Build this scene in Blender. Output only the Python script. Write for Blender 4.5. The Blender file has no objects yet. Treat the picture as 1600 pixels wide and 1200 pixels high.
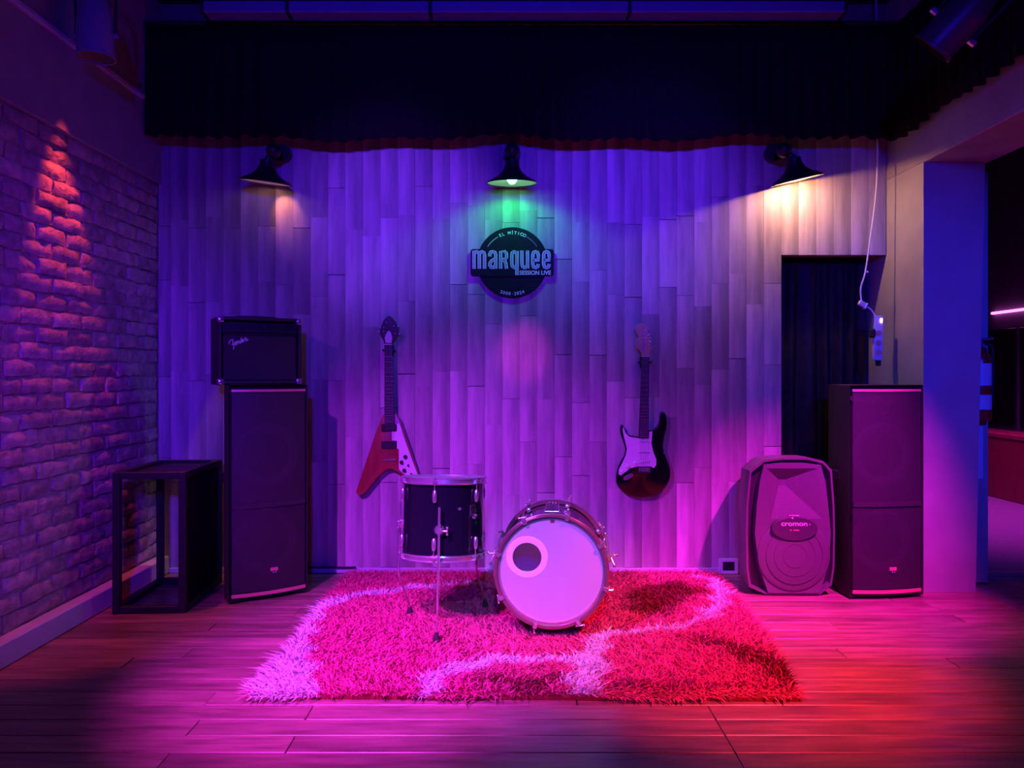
import bpy, bmesh, math, random
import numpy as np
from mathutils import Vector, Matrix, Euler

random.seed(7)
rng = np.random.default_rng(11)
S = bpy.context.scene
C = S.collection
PI = math.pi
R = math.radians

# ------------------------------------------------------------------ camera
H = 1.15                      # eye height above the stage floor
F = 1200.0                    # focal length in pixels of a 1600x1200 frame
cam_d = bpy.data.cameras.new('camera')
cam = bpy.data.objects.new('camera', cam_d)
C.objects.link(cam)
cam.location = (0, 0, H)
cam.rotation_euler = (R(90), 0, 0)
cam_d.sensor_width = 36
cam_d.lens = 36 * F / 1600
cam_d.shift_y = -15 / 1600
cam_d.clip_start = 0.05
S.camera = cam

# ------------------------------------------------------------------ world, view
w = bpy.data.worlds.new('venue_dark')
S.world = w
w.use_nodes = True
w.node_tree.nodes['Background'].inputs[0].default_value = (0.16, 0.03, 0.55, 1)
w.node_tree.nodes['Background'].inputs[1].default_value = 0.014
S.view_settings.view_transform = 'Standard'
S.view_settings.look = 'None'
S.view_settings.gamma = 1
S.view_settings.use_curve_mapping = False
S.view_settings.exposure = 0.0


def spot(name, loc, aim, color, energy, angle, blend=0.6, radius=0.05):
    d = bpy.data.lights.new(name, 'SPOT')
    d.color = color
    d.energy = energy
    d.spot_size = R(angle)
    d.spot_blend = blend
    d.shadow_soft_size = radius
    o = bpy.data.objects.new(name, d)
    C.objects.link(o)
    o.location = loc
    o.rotation_euler = (Vector(aim) - Vector(loc)).to_track_quat('-Z', 'Y').to_euler()
    return o


def point(name, loc, color, energy, radius=0.03):
    d = bpy.data.lights.new(name, 'POINT')
    d.color = color
    d.energy = energy
    d.shadow_soft_size = radius
    o = bpy.data.objects.new(name, d)
    C.objects.link(o)
    o.location = loc
    return o


# stage lights of the hall in front of the stage, then added fills
spot('front_magenta_light', (-0.95, 0.75, 3.0), (-0.60, 3.0, 0.0), (0.77, 0.036, 1), 1400, 29.5, 1.0, 0.05)
spot('front_red_light', (1.75, 1.3, 3.0), (0.90, 3.2, 0.0), (1, 0.034, 0.085), 1350, 34, 1.0, 0.05)
spot('side_magenta_light', (1.85, 2.3, 2.95), (1.54, 4.1, -0.1), (1, 0.014, 0.76), 1150, 36, 1.0, 0.05)
spot('magenta_wash_light', (-1.65, 0.5, 2.9), (-0.05, 4.2, -0.2), (0.53, 0.034, 1), 1150, 40, 1.0, 0.05)
spot('blue_spot_left', (-0.75, 0.5, 2.40), (-0.70, 4.4, 2.08), (0.18, 0.035, 1), 520, 21, 1.0, 0.05)
spot('blue_spot_right', (0.80, 0.5, 2.40), (0.72, 4.4, 2.12), (0.1, 0.022, 1), 440, 26, 1.0, 0.05)
spot('blue_wash_light', (0.0, -1.5, 2.30), (0.0, 4.4, 1.9), (0.026, 0.005, 1), 600, 62, 1.0, 0.06)
spot('violet_side_light', (-1.85, 1.9, 2.35), (-0.7, 4.3, 0.8), (0.36, 0.03, 1.0), 40, 46, 1.0, 0.05)
spot('pillar_blue_fill', (1.2, -0.6, 2.4), (2.4, 4.0, 1.2), (0.006, 0.019, 1), 660, 30, 1.0, 0.06)  # added fill that keeps the pillar blue, not a separate stage light
spot('brick_violet_fill', (-0.45, -0.4, 1.75), (-2.05, 2.95, 1.10), (0.14, 0.01, 1), 560, 37, 1.0, 0.06)  # added fill for the brick wall, has no fitting of its own
spot('drum_front_fill', (0.0, -0.4, 2.5), (0.12, 3.3, 0.3), (0.3, 0.5, 1), 210, 18, 1.0, 0.05)  # added fill aimed at the bass drum alone
spot('drum_reflection_spot', (0.35, 0.6, 3.0), (0.07, 4.45, 1.27), (1.0, 0.05, 0.75), 260, 5.5, 0.9, 0.03)  # added spot, stands in for magenta light the tom reflects onto the wall


# ------------------------------------------------------------------ helpers
def px(x, y, d):
    """a point of the place, d metres in front of the camera"""
    return Vector(((x - 800) * d / F, d, H + (585 - y) * d / F))


def floor_pt(x, y, z=0.05):
    d = (H - z) * F / (y - 585)
    return ((x - 800) * d / F, d)


MATS = {}


def mat(name, col, rough=0.6, metal=0.0, var=0.25, scale=12.0, bump=0.0, stretch=(1, 1, 1), emit=None, estr=0.0,
        spec=0.5, coat=0.0, rand=0.0, alpha=None, world=False):
    if name in MATS:
        return MATS[name]
    m = bpy.data.materials.new(name)
    m.use_nodes = True
    nt = m.node_tree
    b = nt.nodes['Principled BSDF']
    b.inputs['Roughness'].default_value = rough
    b.inputs['Metallic'].default_value = metal
    b.inputs['Specular IOR Level'].default_value = spec
    b.inputs['Coat Weight'].default_value = coat
    b.inputs['Coat Roughness'].default_value = 0.08
    if world:
        g = nt.nodes.new('ShaderNodeNewGeometry')
        src = g.outputs['Position']
    else:
        g = nt.nodes.new('ShaderNodeTexCoord')
        src = g.outputs['Object']
    mp = nt.nodes.new('ShaderNodeMapping')
    mp.inputs['Scale'].default_value = stretch
    nt.links.new(src, mp.inputs['Vector'])
    vec = mp.outputs['Vector']
    oi = None
    if rand > 0:
        oi = nt.nodes.new('ShaderNodeObjectInfo')
        mul = nt.nodes.new('ShaderNodeMath')
        mul.operation = 'MULTIPLY'
        mul.inputs[1].default_value = 37.0
        nt.links.new(oi.outputs['Random'], mul.inputs[0])
        add = nt.nodes.new('ShaderNodeVectorMath')
        add.operation = 'ADD'
        nt.links.new(vec, add.inputs[0])
        nt.links.new(mul.outputs[0], add.inputs[1])
        vec = add.outputs[0]
    n = nt.nodes.new('ShaderNodeTexNoise')
    n.inputs['Scale'].default_value = scale
    n.inputs['Detail'].default_value = 5
    n.inputs['Roughness'].default_value = 0.6
    nt.links.new(vec, n.inputs['Vector'])
    r = nt.nodes.new('ShaderNodeValToRGB')
    r.color_ramp.elements[0].position = 0.3
    r.color_ramp.elements[1].position = 0.7
    lo = [c * (1 - var) for c in col]
    hi = [min(1, c * (1 + var)) for c in col]
    r.color_ramp.elements[0].color = (*lo, 1)
    r.color_ramp.elements[1].color = (*hi, 1)
    nt.links.new(n.outputs['Fac'], r.inputs['Fac'])
    out = r.outputs['Color']
    if rand > 0:
        mr = nt.nodes.new('ShaderNodeMapRange')
        mr.inputs['To Min'].default_value = 1 - rand
        mr.inputs['To Max'].default_value = 1 + rand
        nt.links.new(oi.outputs['Random'], mr.inputs['Value'])
        vm = nt.nodes.new('ShaderNodeVectorMath')
        vm.operation = 'SCALE'
        nt.links.new(out, vm.inputs[0])
        nt.links.new(mr.outputs[0], vm.inputs['Scale'])
        out = vm.outputs[0]
    nt.links.new(out, b.inputs['Base Color'])
    if bump > 0:
        bp = nt.nodes.new('ShaderNodeBump')
        bp.inputs['Strength'].default_value = bump
        bp.inputs['Distance'].default_value = 0.01
        nt.links.new(n.outputs['Fac'], bp.inputs['Height'])
        nt.links.new(bp.outputs['Normal'], b.inputs['Normal'])
    if emit:
        b.inputs['Emission Color'].default_value = (*emit, 1)
        b.inputs['Emission Strength'].default_value = estr
    if alpha is not None:
        b.inputs['Alpha'].default_value = alpha
    MATS[name] = m
    return m


class MB:
    """collects shapes, builds them as one mesh object"""

    def __init__(self):
        self.v = []
        self.f = []

    def add(self, verts, faces, M=None):
        o = len(self.v)
        for p in verts:
            p = Vector(p)
            if M is not None:
                p = M @ p
            self.v.append(tuple(p))
        for f in faces:
            self.f.append(tuple(i + o for i in f))
        return self

    def frombm(self, bm, M=None):
        bm.verts.ensure_lookup_table()
        bm.verts.index_update()
        self.add([v.co.copy() for v in bm.verts], [[v.index for v in f.verts] for f in bm.faces], M)
        bm.free()
        return self

    def box(self, c, s, bevel=0.0, rot=None, seg=1):
        bm = bmesh.new()
        bmesh.ops.create_cube(bm, size=1)
        for v in bm.verts:
            v.co = Vector((v.co.x * s[0], v.co.y * s[1], v.co.z * s[2]))
        if bevel > 0:
            bmesh.ops.bevel(bm, geom=bm.edges[:], offset=bevel, segments=seg, affect='EDGES', profile=0.5)
        M = Matrix.Translation(c)
        if rot is not None:
            M = M @ Euler(rot).to_matrix().to_4x4()
        return self.frombm(bm, M)

    def cyl(self, p0, p1, r0, r1=None, n=16, caps=True):
        r1 = r0 if r1 is None else r1
        p0 = Vector(p0)
        p1 = Vector(p1)
        q = (p1 - p0).to_track_quat('Z', 'Y')
        vs = []
        for p, r in ((p0, r0), (p1, r1)):
            for i in range(n):
                a = 2 * PI * i / n
                vs.append(p + q @ Vector((r * math.cos(a), r * math.sin(a), 0)))
        fs = [(i, (i + 1) % n, n + (i + 1) % n, n + i) for i in range(n)]
        if caps:
            fs.append(tuple(range(n - 1, -1, -1)))
            fs.append(tuple(range(n, 2 * n)))
        return self.add(vs, fs)

    def tube(self, pts, r, n=8, caps=True):
        pts = [Vector(p) for p in pts]
        m = len(pts)
        vs = []
        rr = r if isinstance(r, (list, tuple)) else [r] * m
        up = None
        for k in range(m):
            t = (pts[min(k + 1, m - 1)] - pts[max(k - 1, 0)]).normalized()
            if up is None:
                up = Vector((0, 0, 1)) if abs(t.z) < 0.9 else Vector((1, 0, 0))
            s = t.cross(up).normalized()
            up = s.cross(t).normalized()
            for i in range(n):
                a = 2 * PI * i / n
                vs.append(pts[k] + (s * math.cos(a) + up * math.sin(a)) * rr[k])
        fs = []
        for k in range(m - 1):
            for i in range(n):
                j = (i + 1) % n
                fs.append((k * n + i, k * n + j, (k + 1) * n + j, (k + 1) * n + i))
        if caps:
            fs.append(tuple(range(n - 1, -1, -1)))
            fs.append(tuple((m - 1) * n + i for i in range(n)))
        return self.add(vs, fs)

    def lathe(self, prof, n=32, M=None, closed=False):
        """prof: (r, z) pairs, turned about z"""
        vs = []
        for r, z in prof:
            for i in range(n):
                a = 2 * PI * i / n
                vs.append((r * math.cos(a), r * math.sin(a), z))
        fs = []
        m = len(prof)
        for k in range(m if closed else m - 1):
            k2 = (k + 1) % m
            for i in range(n):
                j = (i + 1) % n
                fs.append((k * n + i, k * n + j, k2 * n + j, k2 * n + i))
        return self.add(vs, fs, M)

    def sphere(self, c, r, n=12, s=(1, 1, 1)):
        bm = bmesh.new()
        bmesh.ops.create_uvsphere(bm, u_segments=n, v_segments=max(6, n // 2), radius=r)
        return self.frombm(bm, Matrix.Translation(c) @ Matrix.Diagonal((*s, 1)))

    def prism(self, outline, y0, y1, bevel=0.0, seg=2, M=None):
        """outline: (x, z) points; solid between y0 (front) and y1"""
        bm = bmesh.new()
        a = [bm.verts.new((x, y0, z)) for x, z in outline]
        b = [bm.verts.new((x, y1, z)) for x, z in outline]
        n = len(a)
        f0 = bm.faces.new(a)
        f1 = bm.faces.new(b[::-1])
        for i in range(n):
            bm.faces.new((a[i], b[i], b[(i + 1) % n], a[(i + 1) % n]))
        bmesh.ops.recalc_face_normals(bm, faces=bm.faces)
        if bevel > 0:
            ed = list(set(list(f0.edges) + list(f1.edges)))
            bmesh.ops.bevel(bm, geom=ed, offset=bevel, segments=seg, affect='EDGES', profile=0.5)
        return self.frombm(bm, M)

    def build(self, name, m, parent=None, smooth=True, angle=35, loc=None):
        me = bpy.data.meshes.new(name)
        me.from_pydata(self.v, [], self.f)
        me.update()
        bm = bmesh.new()
        bm.from_mesh(me)
        bmesh.ops.recalc_face_normals(bm, faces=bm.faces)
        bm.to_mesh(me)
        bm.free()
        if smooth:
            me.polygons.foreach_set('use_smooth', [True] * len(me.polygons))
            me.set_sharp_from_angle(angle=R(angle))
        me.materials.append(m)
        o = bpy.data.objects.new(name, me)
        C.objects.link(o)
        if parent is not None:
            o.parent = parent
        if loc is not None:
            o.location = loc
        return o


def tag(o, label, cat, group=None):
    o['label'] = label
    o['category'] = cat
    if group:
        o['group'] = group
    return o


def thing(name, label, cat, loc=(0, 0, 0), rot=(0, 0, 0), group=None):
    o = bpy.data.objects.new(name, None)
    o.empty_display_size = 0.1
    C.objects.link(o)
    o.location = loc
    o.rotation_euler = rot
    return tag(o, label, cat, group)


def struct(o, label=None):
    o['kind'] = 'structure'
    if label:
        o['label'] = label
    return o


def link_copy(src, name, parent, loc, rot=None, scale=None, m=None):
    o = bpy.data.objects.new(name, src)
    C.objects.link(o)
    o.parent = parent
    o.location = loc
    if rot is not None:
        o.rotation_euler = rot
    if scale is not None:
        o.scale = scale
    return o


def spline(pts, n=6, closed=True):
    """catmull-rom through 2-d or 3-d points"""
    out = []
    m = len(pts)
    P = [Vector(p) for p in pts]
    rngk = range(m) if closed else range(m - 1)
    for k in rngk:
        if closed:
            a, b, c, d = P[(k - 1) % m], P[k], P[(k + 1) % m], P[(k + 2) % m]
        else:
            a, b, c, d = P[max(k - 1, 0)], P[k], P[k + 1], P[min(k + 2, m - 1)]
        for i in range(n):
            t = i / n
            out.append(0.5 * ((2 * b) + (c - a) * t + (2 * a - 5 * b + 4 * c - d) * t * t + (3 * b - a - 3 * c + d) * t ** 3))
    if not closed:
        out.append(P[-1])
    return out


def text_mesh(body, size, extrude, name, m, parent, M, sx=1.0):
    cu = bpy.data.curves.new('text', 'FONT')
    cu.body = body
    cu.size = size
    cu.extrude = extrude
    cu.offset = size * 0.022
    cu.align_x = 'CENTER'
    cu.align_y = 'CENTER'
    o = bpy.data.objects.new('text', cu)
    C.objects.link(o)
    dg = bpy.context.evaluated_depsgraph_get()
    me = bpy.data.meshes.new_from_object(o.evaluated_get(dg))
    bpy.data.objects.remove(o)
    bpy.data.curves.remove(cu)
    me.name = name
    me.transform(M @ Matrix.Diagonal((sx, 1, 1, 1)))
    me.materials.clear()
    me.materials.append(m)
    ob = bpy.data.objects.new(name, me)
    C.objects.link(ob)
    ob.parent = parent
    return ob


FACE = Matrix.Rotation(R(90), 4, 'X')      # text plane -> x right, z up, facing -y


def ribbon(pts, width, n=1):
    """2-d stroke outline of a polyline"""
    P = [Vector(p) for p in pts]
    L, Rr = [], []
    for k in range(len(P)):
        a = P[max(k - 1, 0)]
        b = P[min(k + 1, len(P) - 1)]
        t = (b - a).normalized()
        nrm = Vector((-t.y, t.x))
        L.append(P[k] + nrm * width / 2)
        Rr.append(P[k] - nrm * width / 2)
    return L, Rr


def stroke(mb, pts, width, y0, y1):
    L, Rr = ribbon(pts, width)
    n = len(L)
    vs = []
    for y in (y0, y1):
        vs += [(p.x, y, p.y) for p in L] + [(p.x, y, p.y) for p in Rr]
    fs = []
    for k in range(n - 1):
        fs.append((k, k + 1, n + k + 1, n + k))
        fs.append((2 * n + k, 3 * n + k, 3 * n + k + 1, 2 * n + k + 1))
        fs.append((k, 2 * n + k, 2 * n + k + 1, k + 1))
        fs.append((n + k, n + k + 1, 3 * n + k + 1, 3 * n + k))
    fs.append((0, n, 3 * n, 2 * n))
    fs.append((n - 1, 3 * n - 1, 4 * n - 1, 2 * n - 1)[::1])
    mb.add(vs, fs)


# ------------------------------------------------------------------ materials
m_plaster = mat('dark_plaster', (0.34, 0.32, 0.33), 0.75, var=0.12, scale=6, bump=0.15, world=True)
m_pillar = mat('pillar_paint', (0.42, 0.40, 0.38), 0.5, var=0.1, scale=5, bump=0.1, world=True)
m_mortar = mat('mortar', (0.33, 0.28, 0.27), 0.95, var=0.3, scale=30, bump=0.8, world=True)
m_brick = mat('rough_brick', (0.42, 0.34, 0.32), 0.85, var=0.38, scale=18, bump=1.0, rand=0.2, world=True)
m_plinth = mat('painted_plinth', (0.58, 0.58, 0.70), 0.6, var=0.12, scale=9, bump=0.1, world=True)
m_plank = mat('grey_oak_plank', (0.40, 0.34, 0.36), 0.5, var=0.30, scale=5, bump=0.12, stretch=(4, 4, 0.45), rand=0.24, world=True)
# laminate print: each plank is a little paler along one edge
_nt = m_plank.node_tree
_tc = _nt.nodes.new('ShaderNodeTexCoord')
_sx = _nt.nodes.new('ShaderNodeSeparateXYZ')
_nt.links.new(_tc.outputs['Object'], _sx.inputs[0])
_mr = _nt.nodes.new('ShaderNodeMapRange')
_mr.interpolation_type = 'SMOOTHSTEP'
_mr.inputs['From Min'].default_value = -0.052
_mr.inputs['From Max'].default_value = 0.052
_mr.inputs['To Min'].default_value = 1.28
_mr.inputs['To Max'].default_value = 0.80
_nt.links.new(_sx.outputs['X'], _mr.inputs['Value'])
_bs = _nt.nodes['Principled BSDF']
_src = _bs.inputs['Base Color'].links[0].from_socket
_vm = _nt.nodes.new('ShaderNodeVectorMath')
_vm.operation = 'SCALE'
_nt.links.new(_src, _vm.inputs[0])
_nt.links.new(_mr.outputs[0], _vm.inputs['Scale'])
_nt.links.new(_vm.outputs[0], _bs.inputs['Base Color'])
m_floor = mat('worn_floor_board', (0.30, 0.15, 0.14), 0.32, var=0.45, scale=5, bump=0.14, stretch=(0.7, 6, 6), rand=0.22, world=True)
m_floorbase = mat('floor_gap', (0.05, 0.03, 0.03), 0.9, world=True)
m_black = mat('black_cloth', (0.012, 0.012, 0.014), 0.95, var=0.3, scale=40, spec=0.1)
m_ceiling = mat('dark_ceiling', (0.02, 0.02, 0.024), 0.9, var=0.3, scale=4, world=True)
m_bluebar = mat('painted_duct', (0.16, 0.20, 0.36), 0.6, var=0.1, scale=10)
m_chrome = mat('chrome', (0.80, 0.80, 0.82), 0.22, 0.84, var=0.06, scale=30)
m_tolex = mat('black_tolex', (0.02, 0.02, 0.022), 0.55, var=0.3, scale=300, bump=0.3)
m_cloth = mat('grille_cloth', (0.03, 0.03, 0.034), 0.85, var=0.3, scale=400, bump=0.2)
m_cab = mat('speaker_carpet', (0.035, 0.033, 0.036), 0.75, var=0.25, scale=120, bump=0.3)
m_grille = mat('steel_grille', (0.055, 0.052, 0.058), 0.5, var=0.2, scale=500, alpha=0.58)
m_cone = mat('paper_cone', (0.20, 0.19, 0.20), 0.55, var=0.1, scale=40)
m_strip = mat('copper_strip', (0.90, 0.36, 0.32), 0.35, 0.3, var=0.08, scale=20)
m_white = mat('white_plastic', (0.80, 0.78, 0.78), 0.4, var=0.05, scale=20)
m_pg = mat('white_pickguard', (0.82, 0.80, 0.82), 0.3, var=0.03, scale=20)
m_metalblack = mat('black_metal', (0.03, 0.03, 0.034), 0.45, 0.3, var=0.2, scale=30)
m_rubber = mat('rubber', (0.025, 0.025, 0.025), 0.8, var=0.2, scale=60)
m_shell = mat('black_drum_wrap', (0.008, 0.008, 0.018), 0.12, var=0.1, scale=20, coat=0.6)
m_wood_in = mat('drum_inside_wood', (0.45, 0.30, 0.20), 0.6, var=0.2, scale=8, stretch=(1, 6, 1))
m_head = mat('drum_head', (0.62, 0.70, 0.76), 0.5, var=0.02, scale=15)
_nt = m_head.node_tree
_tr = _nt.nodes.new('ShaderNodeBsdfTranslucent')
_tr.inputs['Color'].default_value = (0.85, 0.80, 0.85, 1)
_mx = _nt.nodes.new('ShaderNodeMixShader')
_mx.inputs['Fac'].default_value = 0.30
_nt.links.new(_nt.nodes['Principled BSDF'].outputs[0], _mx.inputs[1])
_nt.links.new(_tr.outputs[0], _mx.inputs[2])
_nt.links.new(_mx.outputs[0], _nt.nodes['Material Output'].inputs['Surface'])
m_ringm = mat('port_ring', (0.90, 0.88, 0.90), 0.3, var=0.02, scale=15)
m_hoopwood = mat('drum_hoop_lacquer', (0.17, 0.06, 0.08), 0.3, var=0.15, scale=10, coat=0.4)
m_vbody = mat('cherry_mahogany', (0.30, 0.05, 0.04), 0.28, var=0.2, scale=9, stretch=(6, 1, 0.6), coat=0.4)
m_rose = mat('rosewood', (0.035, 0.02, 0.018), 0.5, var=0.35, scale=14, stretch=(6, 6, 0.6))
m_neck = mat('dark_neck', (0.10, 0.035, 0.03), 0.4, var=0.2, scale=10, stretch=(6, 6, 0.6))
m_maple = mat('maple_head', (0.62, 0.42, 0.24), 0.35, var=0.12, scale=10, stretch=(6, 6, 0.8))
m_sblack = mat('gloss_black_lacquer', (0.006, 0.006, 0.008), 0.1, var=0.1, scale=10, coat=0.3)
m_pu = mat('black_pickup', (0.012, 0.012, 0.012), 0.4, var=0.1, scale=40)
m_sign = mat('sign_board', (0.012, 0.012, 0.022), 0.6, var=0.1, scale=15, spec=0.15)
m_signtext = mat('sign_white', (0.80, 0.82, 0.84), 0.45, var=0.03, scale=20)
m_signgrey = mat('sign_silver', (0.30, 0.34, 0.38), 0.4, var=0.1, scale=20)
m_lampout = mat('lamp_enamel_dark', (0.02, 0.02, 0.022), 0.4, var=0.1, scale=20)
m_lampin = mat('lamp_enamel_white', (0.85, 0.84, 0.82), 0.5, var=0.03, scale=20)
m_pa = mat('moulded_plastic', (0.14, 0.13, 0.14), 0.36, var=0.15, scale=150, bump=0.15)
m_padark = mat('recessed_plastic', (0.03, 0.03, 0.032), 0.5, var=0.15, scale=150)
m_pagrille = mat('painted_grille', (0.13, 0.12, 0.13), 0.45, var=0.25, scale=420, bump=0.2)
m_curtain = mat('shiny_dark_curtain', (0.020, 0.017, 0.022), 0.5, var=0.3, scale=20, spec=0.12)
m_red = mat('extinguisher_red', (0.45, 0.02, 0.02), 0.3, var=0.1, scale=10)
m_carpet = mat('lounge_carpet', (0.38, 0.33, 0.36), 0.9, var=0.15, scale=40, bump=0.3, world=True)
m_tile = mat('polished_tile', (0.32, 0.28, 0.30), 0.22, var=0.3, scale=7, world=True)
m_bench = mat('bench_vinyl', (0.30, 0.05, 0.05), 0.5, var=0.15, scale=12, world=True)
m_darkpanel = mat('dark_glass_panel', (0.01, 0.01, 0.012), 0.3, var=0.2, scale=5)
m_neon = mat('pink_led', (1, 0.3, 0.9), 0.4, var=0.02, emit=(1.0, 0.12, 0.75), estr=5)

# ================================================================== THE SETTING
BACK = 4.45
LEFT = -2.05
CEIL = 3.30

# floor: boards running across the stage
fb = MB()
fb.box((0.215, 1.725, -0.035), (4.53, 5.45, 0.03))
floor = struct(fb.build('floor', m_floorbase, smooth=False))


def bevel_box_mesh(name, s, b, m, seg=1):
    bm = bmesh.new()
    bmesh.ops.create_cube(bm, size=1)
    for v in bm.verts:
        v.co = Vector((v.co.x * s[0], v.co.y * s[1], v.co.z * s[2]))
    bmesh.ops.bevel(bm, geom=bm.edges[:], offset=b, segments=seg, affect='EDGES')
    me = bpy.data.meshes.new(name)
    bm.to_mesh(me)
    bm.free()
    me.materials.append(m)
    return me


BW = 0.112
rows = [2.56 + BW * k for k in range(-31, 17)]
board_meshes = {}
for k, y0 in enumerate(rows):
    y1 = min(y0 + BW, BACK)
    if y0 >= BACK - 0.01:
        continue
    cuts = [-2.05]
    if 1.8 < y0 < 2.66:
        first = 0.68 - 1.37 + (0 if k % 2 else -0.35)
        cuts += [first, 0.68, 2.48]
    else:
        x = -2.05 + random.uniform(0.5, 1.5)
        while x < 2.2:
            cuts.append(x)
            x += random.uniform(1.2, 1.75)
        cuts.append(2.48)
    for a, b in zip(cuts[:-1], cuts[1:]):
        L = round(b - a, 2)
        key = (L, round(y1 - y0, 3))
        if key not in board_meshes:
            board_meshes[key] = bevel_box_mesh('plank', (L - 0.003, (y1 - y0) - 0.0032, 0.022), 0.0022, m_floor)
        link_copy(board_meshes[key], 'plank', floor, ((a + b) / 2, (y0 + y1) / 2, -0.011 + random.uniform(-0.0009, 0.0)))

fs_ = MB()
fs_.box((3.7, 1.72, -0.035), (2.43, 5.44, 0.04))
struct(fs_.build('floor_side', m_tile, smooth=False))
fl_ = MB()
fl_.box((3.8, 6.98, -0.02), (2.3, 5.08, 0.04))
struct(fl_.build('floor_lounge', m_carpet, smooth=False))
th = MB()
th.box((3.75, 4.45, -0.008), (2.2, 0.035, 0.03), 0.006)
struct(th.build('trim_threshold', m_strip, smooth=False))

# back wall with vertical laminate planks
wb = MB()
YB = BACK + 0.012
DX0, DX1, DZ = (1222 - 800) * BACK / F, 2.17, H + (585 - 398) * BACK / F
wb.box(((LEFT - 0.12 + DX0 - 0.004) / 2, YB + 0.06, CEIL / 2), (DX0 - 0.004 - LEFT + 0.12, 0.12, CEIL))
wb.box(((DX0 + DX1) / 2, YB + 0.06, (DZ + 0.004 + CEIL) / 2), (DX1 - DX0 + 0.008, 0.12, CEIL - DZ - 0.004))
wall_back = struct(wb.build('wall_back', mat('wall_board', (0.22, 0.19, 0.18), 0.8, world=True), smooth=False))

b_k = lambda k: 757.6 + 27.25 * k
joints = {4: [405], 6: [422, 555], 7: [460], 10: [449, 652, 772], 12: [478, 601, 731], 14: [428, 560], 16: [443, 570],
          2: [493, 691], 0: [664], 5: [743], 8: [622], 15: [704], -2: [317, 445], -3: [495, 580], -4: [291, 494], -5: [470],
          -8: [359, 490, 683], -9: [595], -10: [463], -12: [445], -14: [336], -7: [511, 691]}
kx = BACK / F
plank_cache = {}
for k in range(-19, 23):
    xa = max((b_k(k) - 800) * kx, LEFT + 0.002)
    xb = min((b_k(k + 1) - 800) * kx, DX1 - 0.002)
    if xb - xa < 0.012:
        continue
    over_door = xa >= DX0 - 0.02
    zmin = DZ if over_door else 0.03
    zs = [H + (585 - j) * kx for j in joints.get(k, [])]
    zs = sorted(z for z in zs if z > zmin + 0.05)
    full = [zmin] + zs + [2.62]
    cuts = [full[0]]
    for a, b in zip(full[:-1], full[1:]):
        gap = b - a
        if gap > 0.95:
            n = int(gap / 0.62)
            for i in range(1, n + 1):
                cuts.append(a + gap * i / (n + 1) + random.uniform(-0.12, 0.12))
        cuts.append(b)
    for a, b in zip(cuts[:-1], cuts[1:]):
        L = round(b - a, 2)
        W = round(xb - xa, 3)
        if (L, W) not in plank_cache:
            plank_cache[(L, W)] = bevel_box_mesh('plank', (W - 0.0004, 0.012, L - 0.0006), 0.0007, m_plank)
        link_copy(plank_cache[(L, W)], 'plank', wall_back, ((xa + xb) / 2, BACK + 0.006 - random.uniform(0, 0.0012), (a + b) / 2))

bb = MB()
bb.box(((LEFT + DX0) / 2, BACK - 0.006, 0.016), (DX0 - LEFT - 0.01, 0.012, 0.03), 0.003)
struct(bb.build('baseboard_back', m_plinth, smooth=False))

# left wall: plaster above, rough brick below, low plinth
wl = MB()
wl.box((LEFT - 0.064, 1.75, 2.25 / 2), (0.10, 5.5, 2.25))
wall_left = struct(wl.build('wall_left', m_mortar, smooth=False))
wu = MB()
wu.box((LEFT - 0.06, 1.75, (2.25 + CEIL) / 2), (0.16, 5.5, CEIL - 2.25), 0.006)
up = wu.build('plaster_band', m_plaster, wall_left, smooth=False)
BL, BH = 0.225, 0.0742


def brick_mesh(l, seed):
    r = random.Random(seed)
    nx, nz = 5, 3
    vs, fs = [], []
    t = 0.036
    for j in range(nz + 1):
        for i in range(nx + 1):
            u, v = i / nx, j / nz
            ex = (l / 2 - 0.005) * (2 * u - 1)
            ez = (BH / 2 - 0.005) * (2 * v - 1)
            border = i in (0, nx) or j in (0, nz)
            x = t - (0.006 if border else 0) + r.uniform(-0.004, 0.003)
            vs.append((x, ex + r.uniform(-0.006, 0.006), ez + r.uniform(-0.0055, 0.0055)))
    W = nx + 1
    for j in range(nz):
        for i in range(nx):
            fs.append((j * W + i, j * W + i + 1, (j + 1) * W + i + 1, (j + 1) * W + i))
    loop = [i for i in range(W)] + [j * W + nx for j in range(1, nz + 1)] + [nz * W + i for i in range(nx - 1, -1, -1)] + [j * W for j in range(nz - 1, 0, -1)]
    o = len(vs)
    for q in loop:
        vs.append((-0.01, vs[q][1], vs[q][2]))
    n = len(loop)
    for q in range(n):
        fs.append((loop[q], o + q, o + (q + 1) % n, loop[(q + 1) % n]))
    return vs, fs


def mesh_from(name, vs, fs, m, smooth=True):
    me = bpy.data.meshes.new(name)
    me.from_pydata(vs, [], fs)
    me.update()
    bm = bmesh.new()
    bm.from_mesh(me)
    bmesh.ops.recalc_face_normals(bm, faces=bm.faces)
    bm.to_mesh(me)
    bm.free()
    if smooth:
        me.polygons.foreach_set('use_smooth', [True] * len(me.polygons))
        me.set_sharp_from_angle(angle=R(50))
    me.materials.append(m)
    return me


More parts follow.
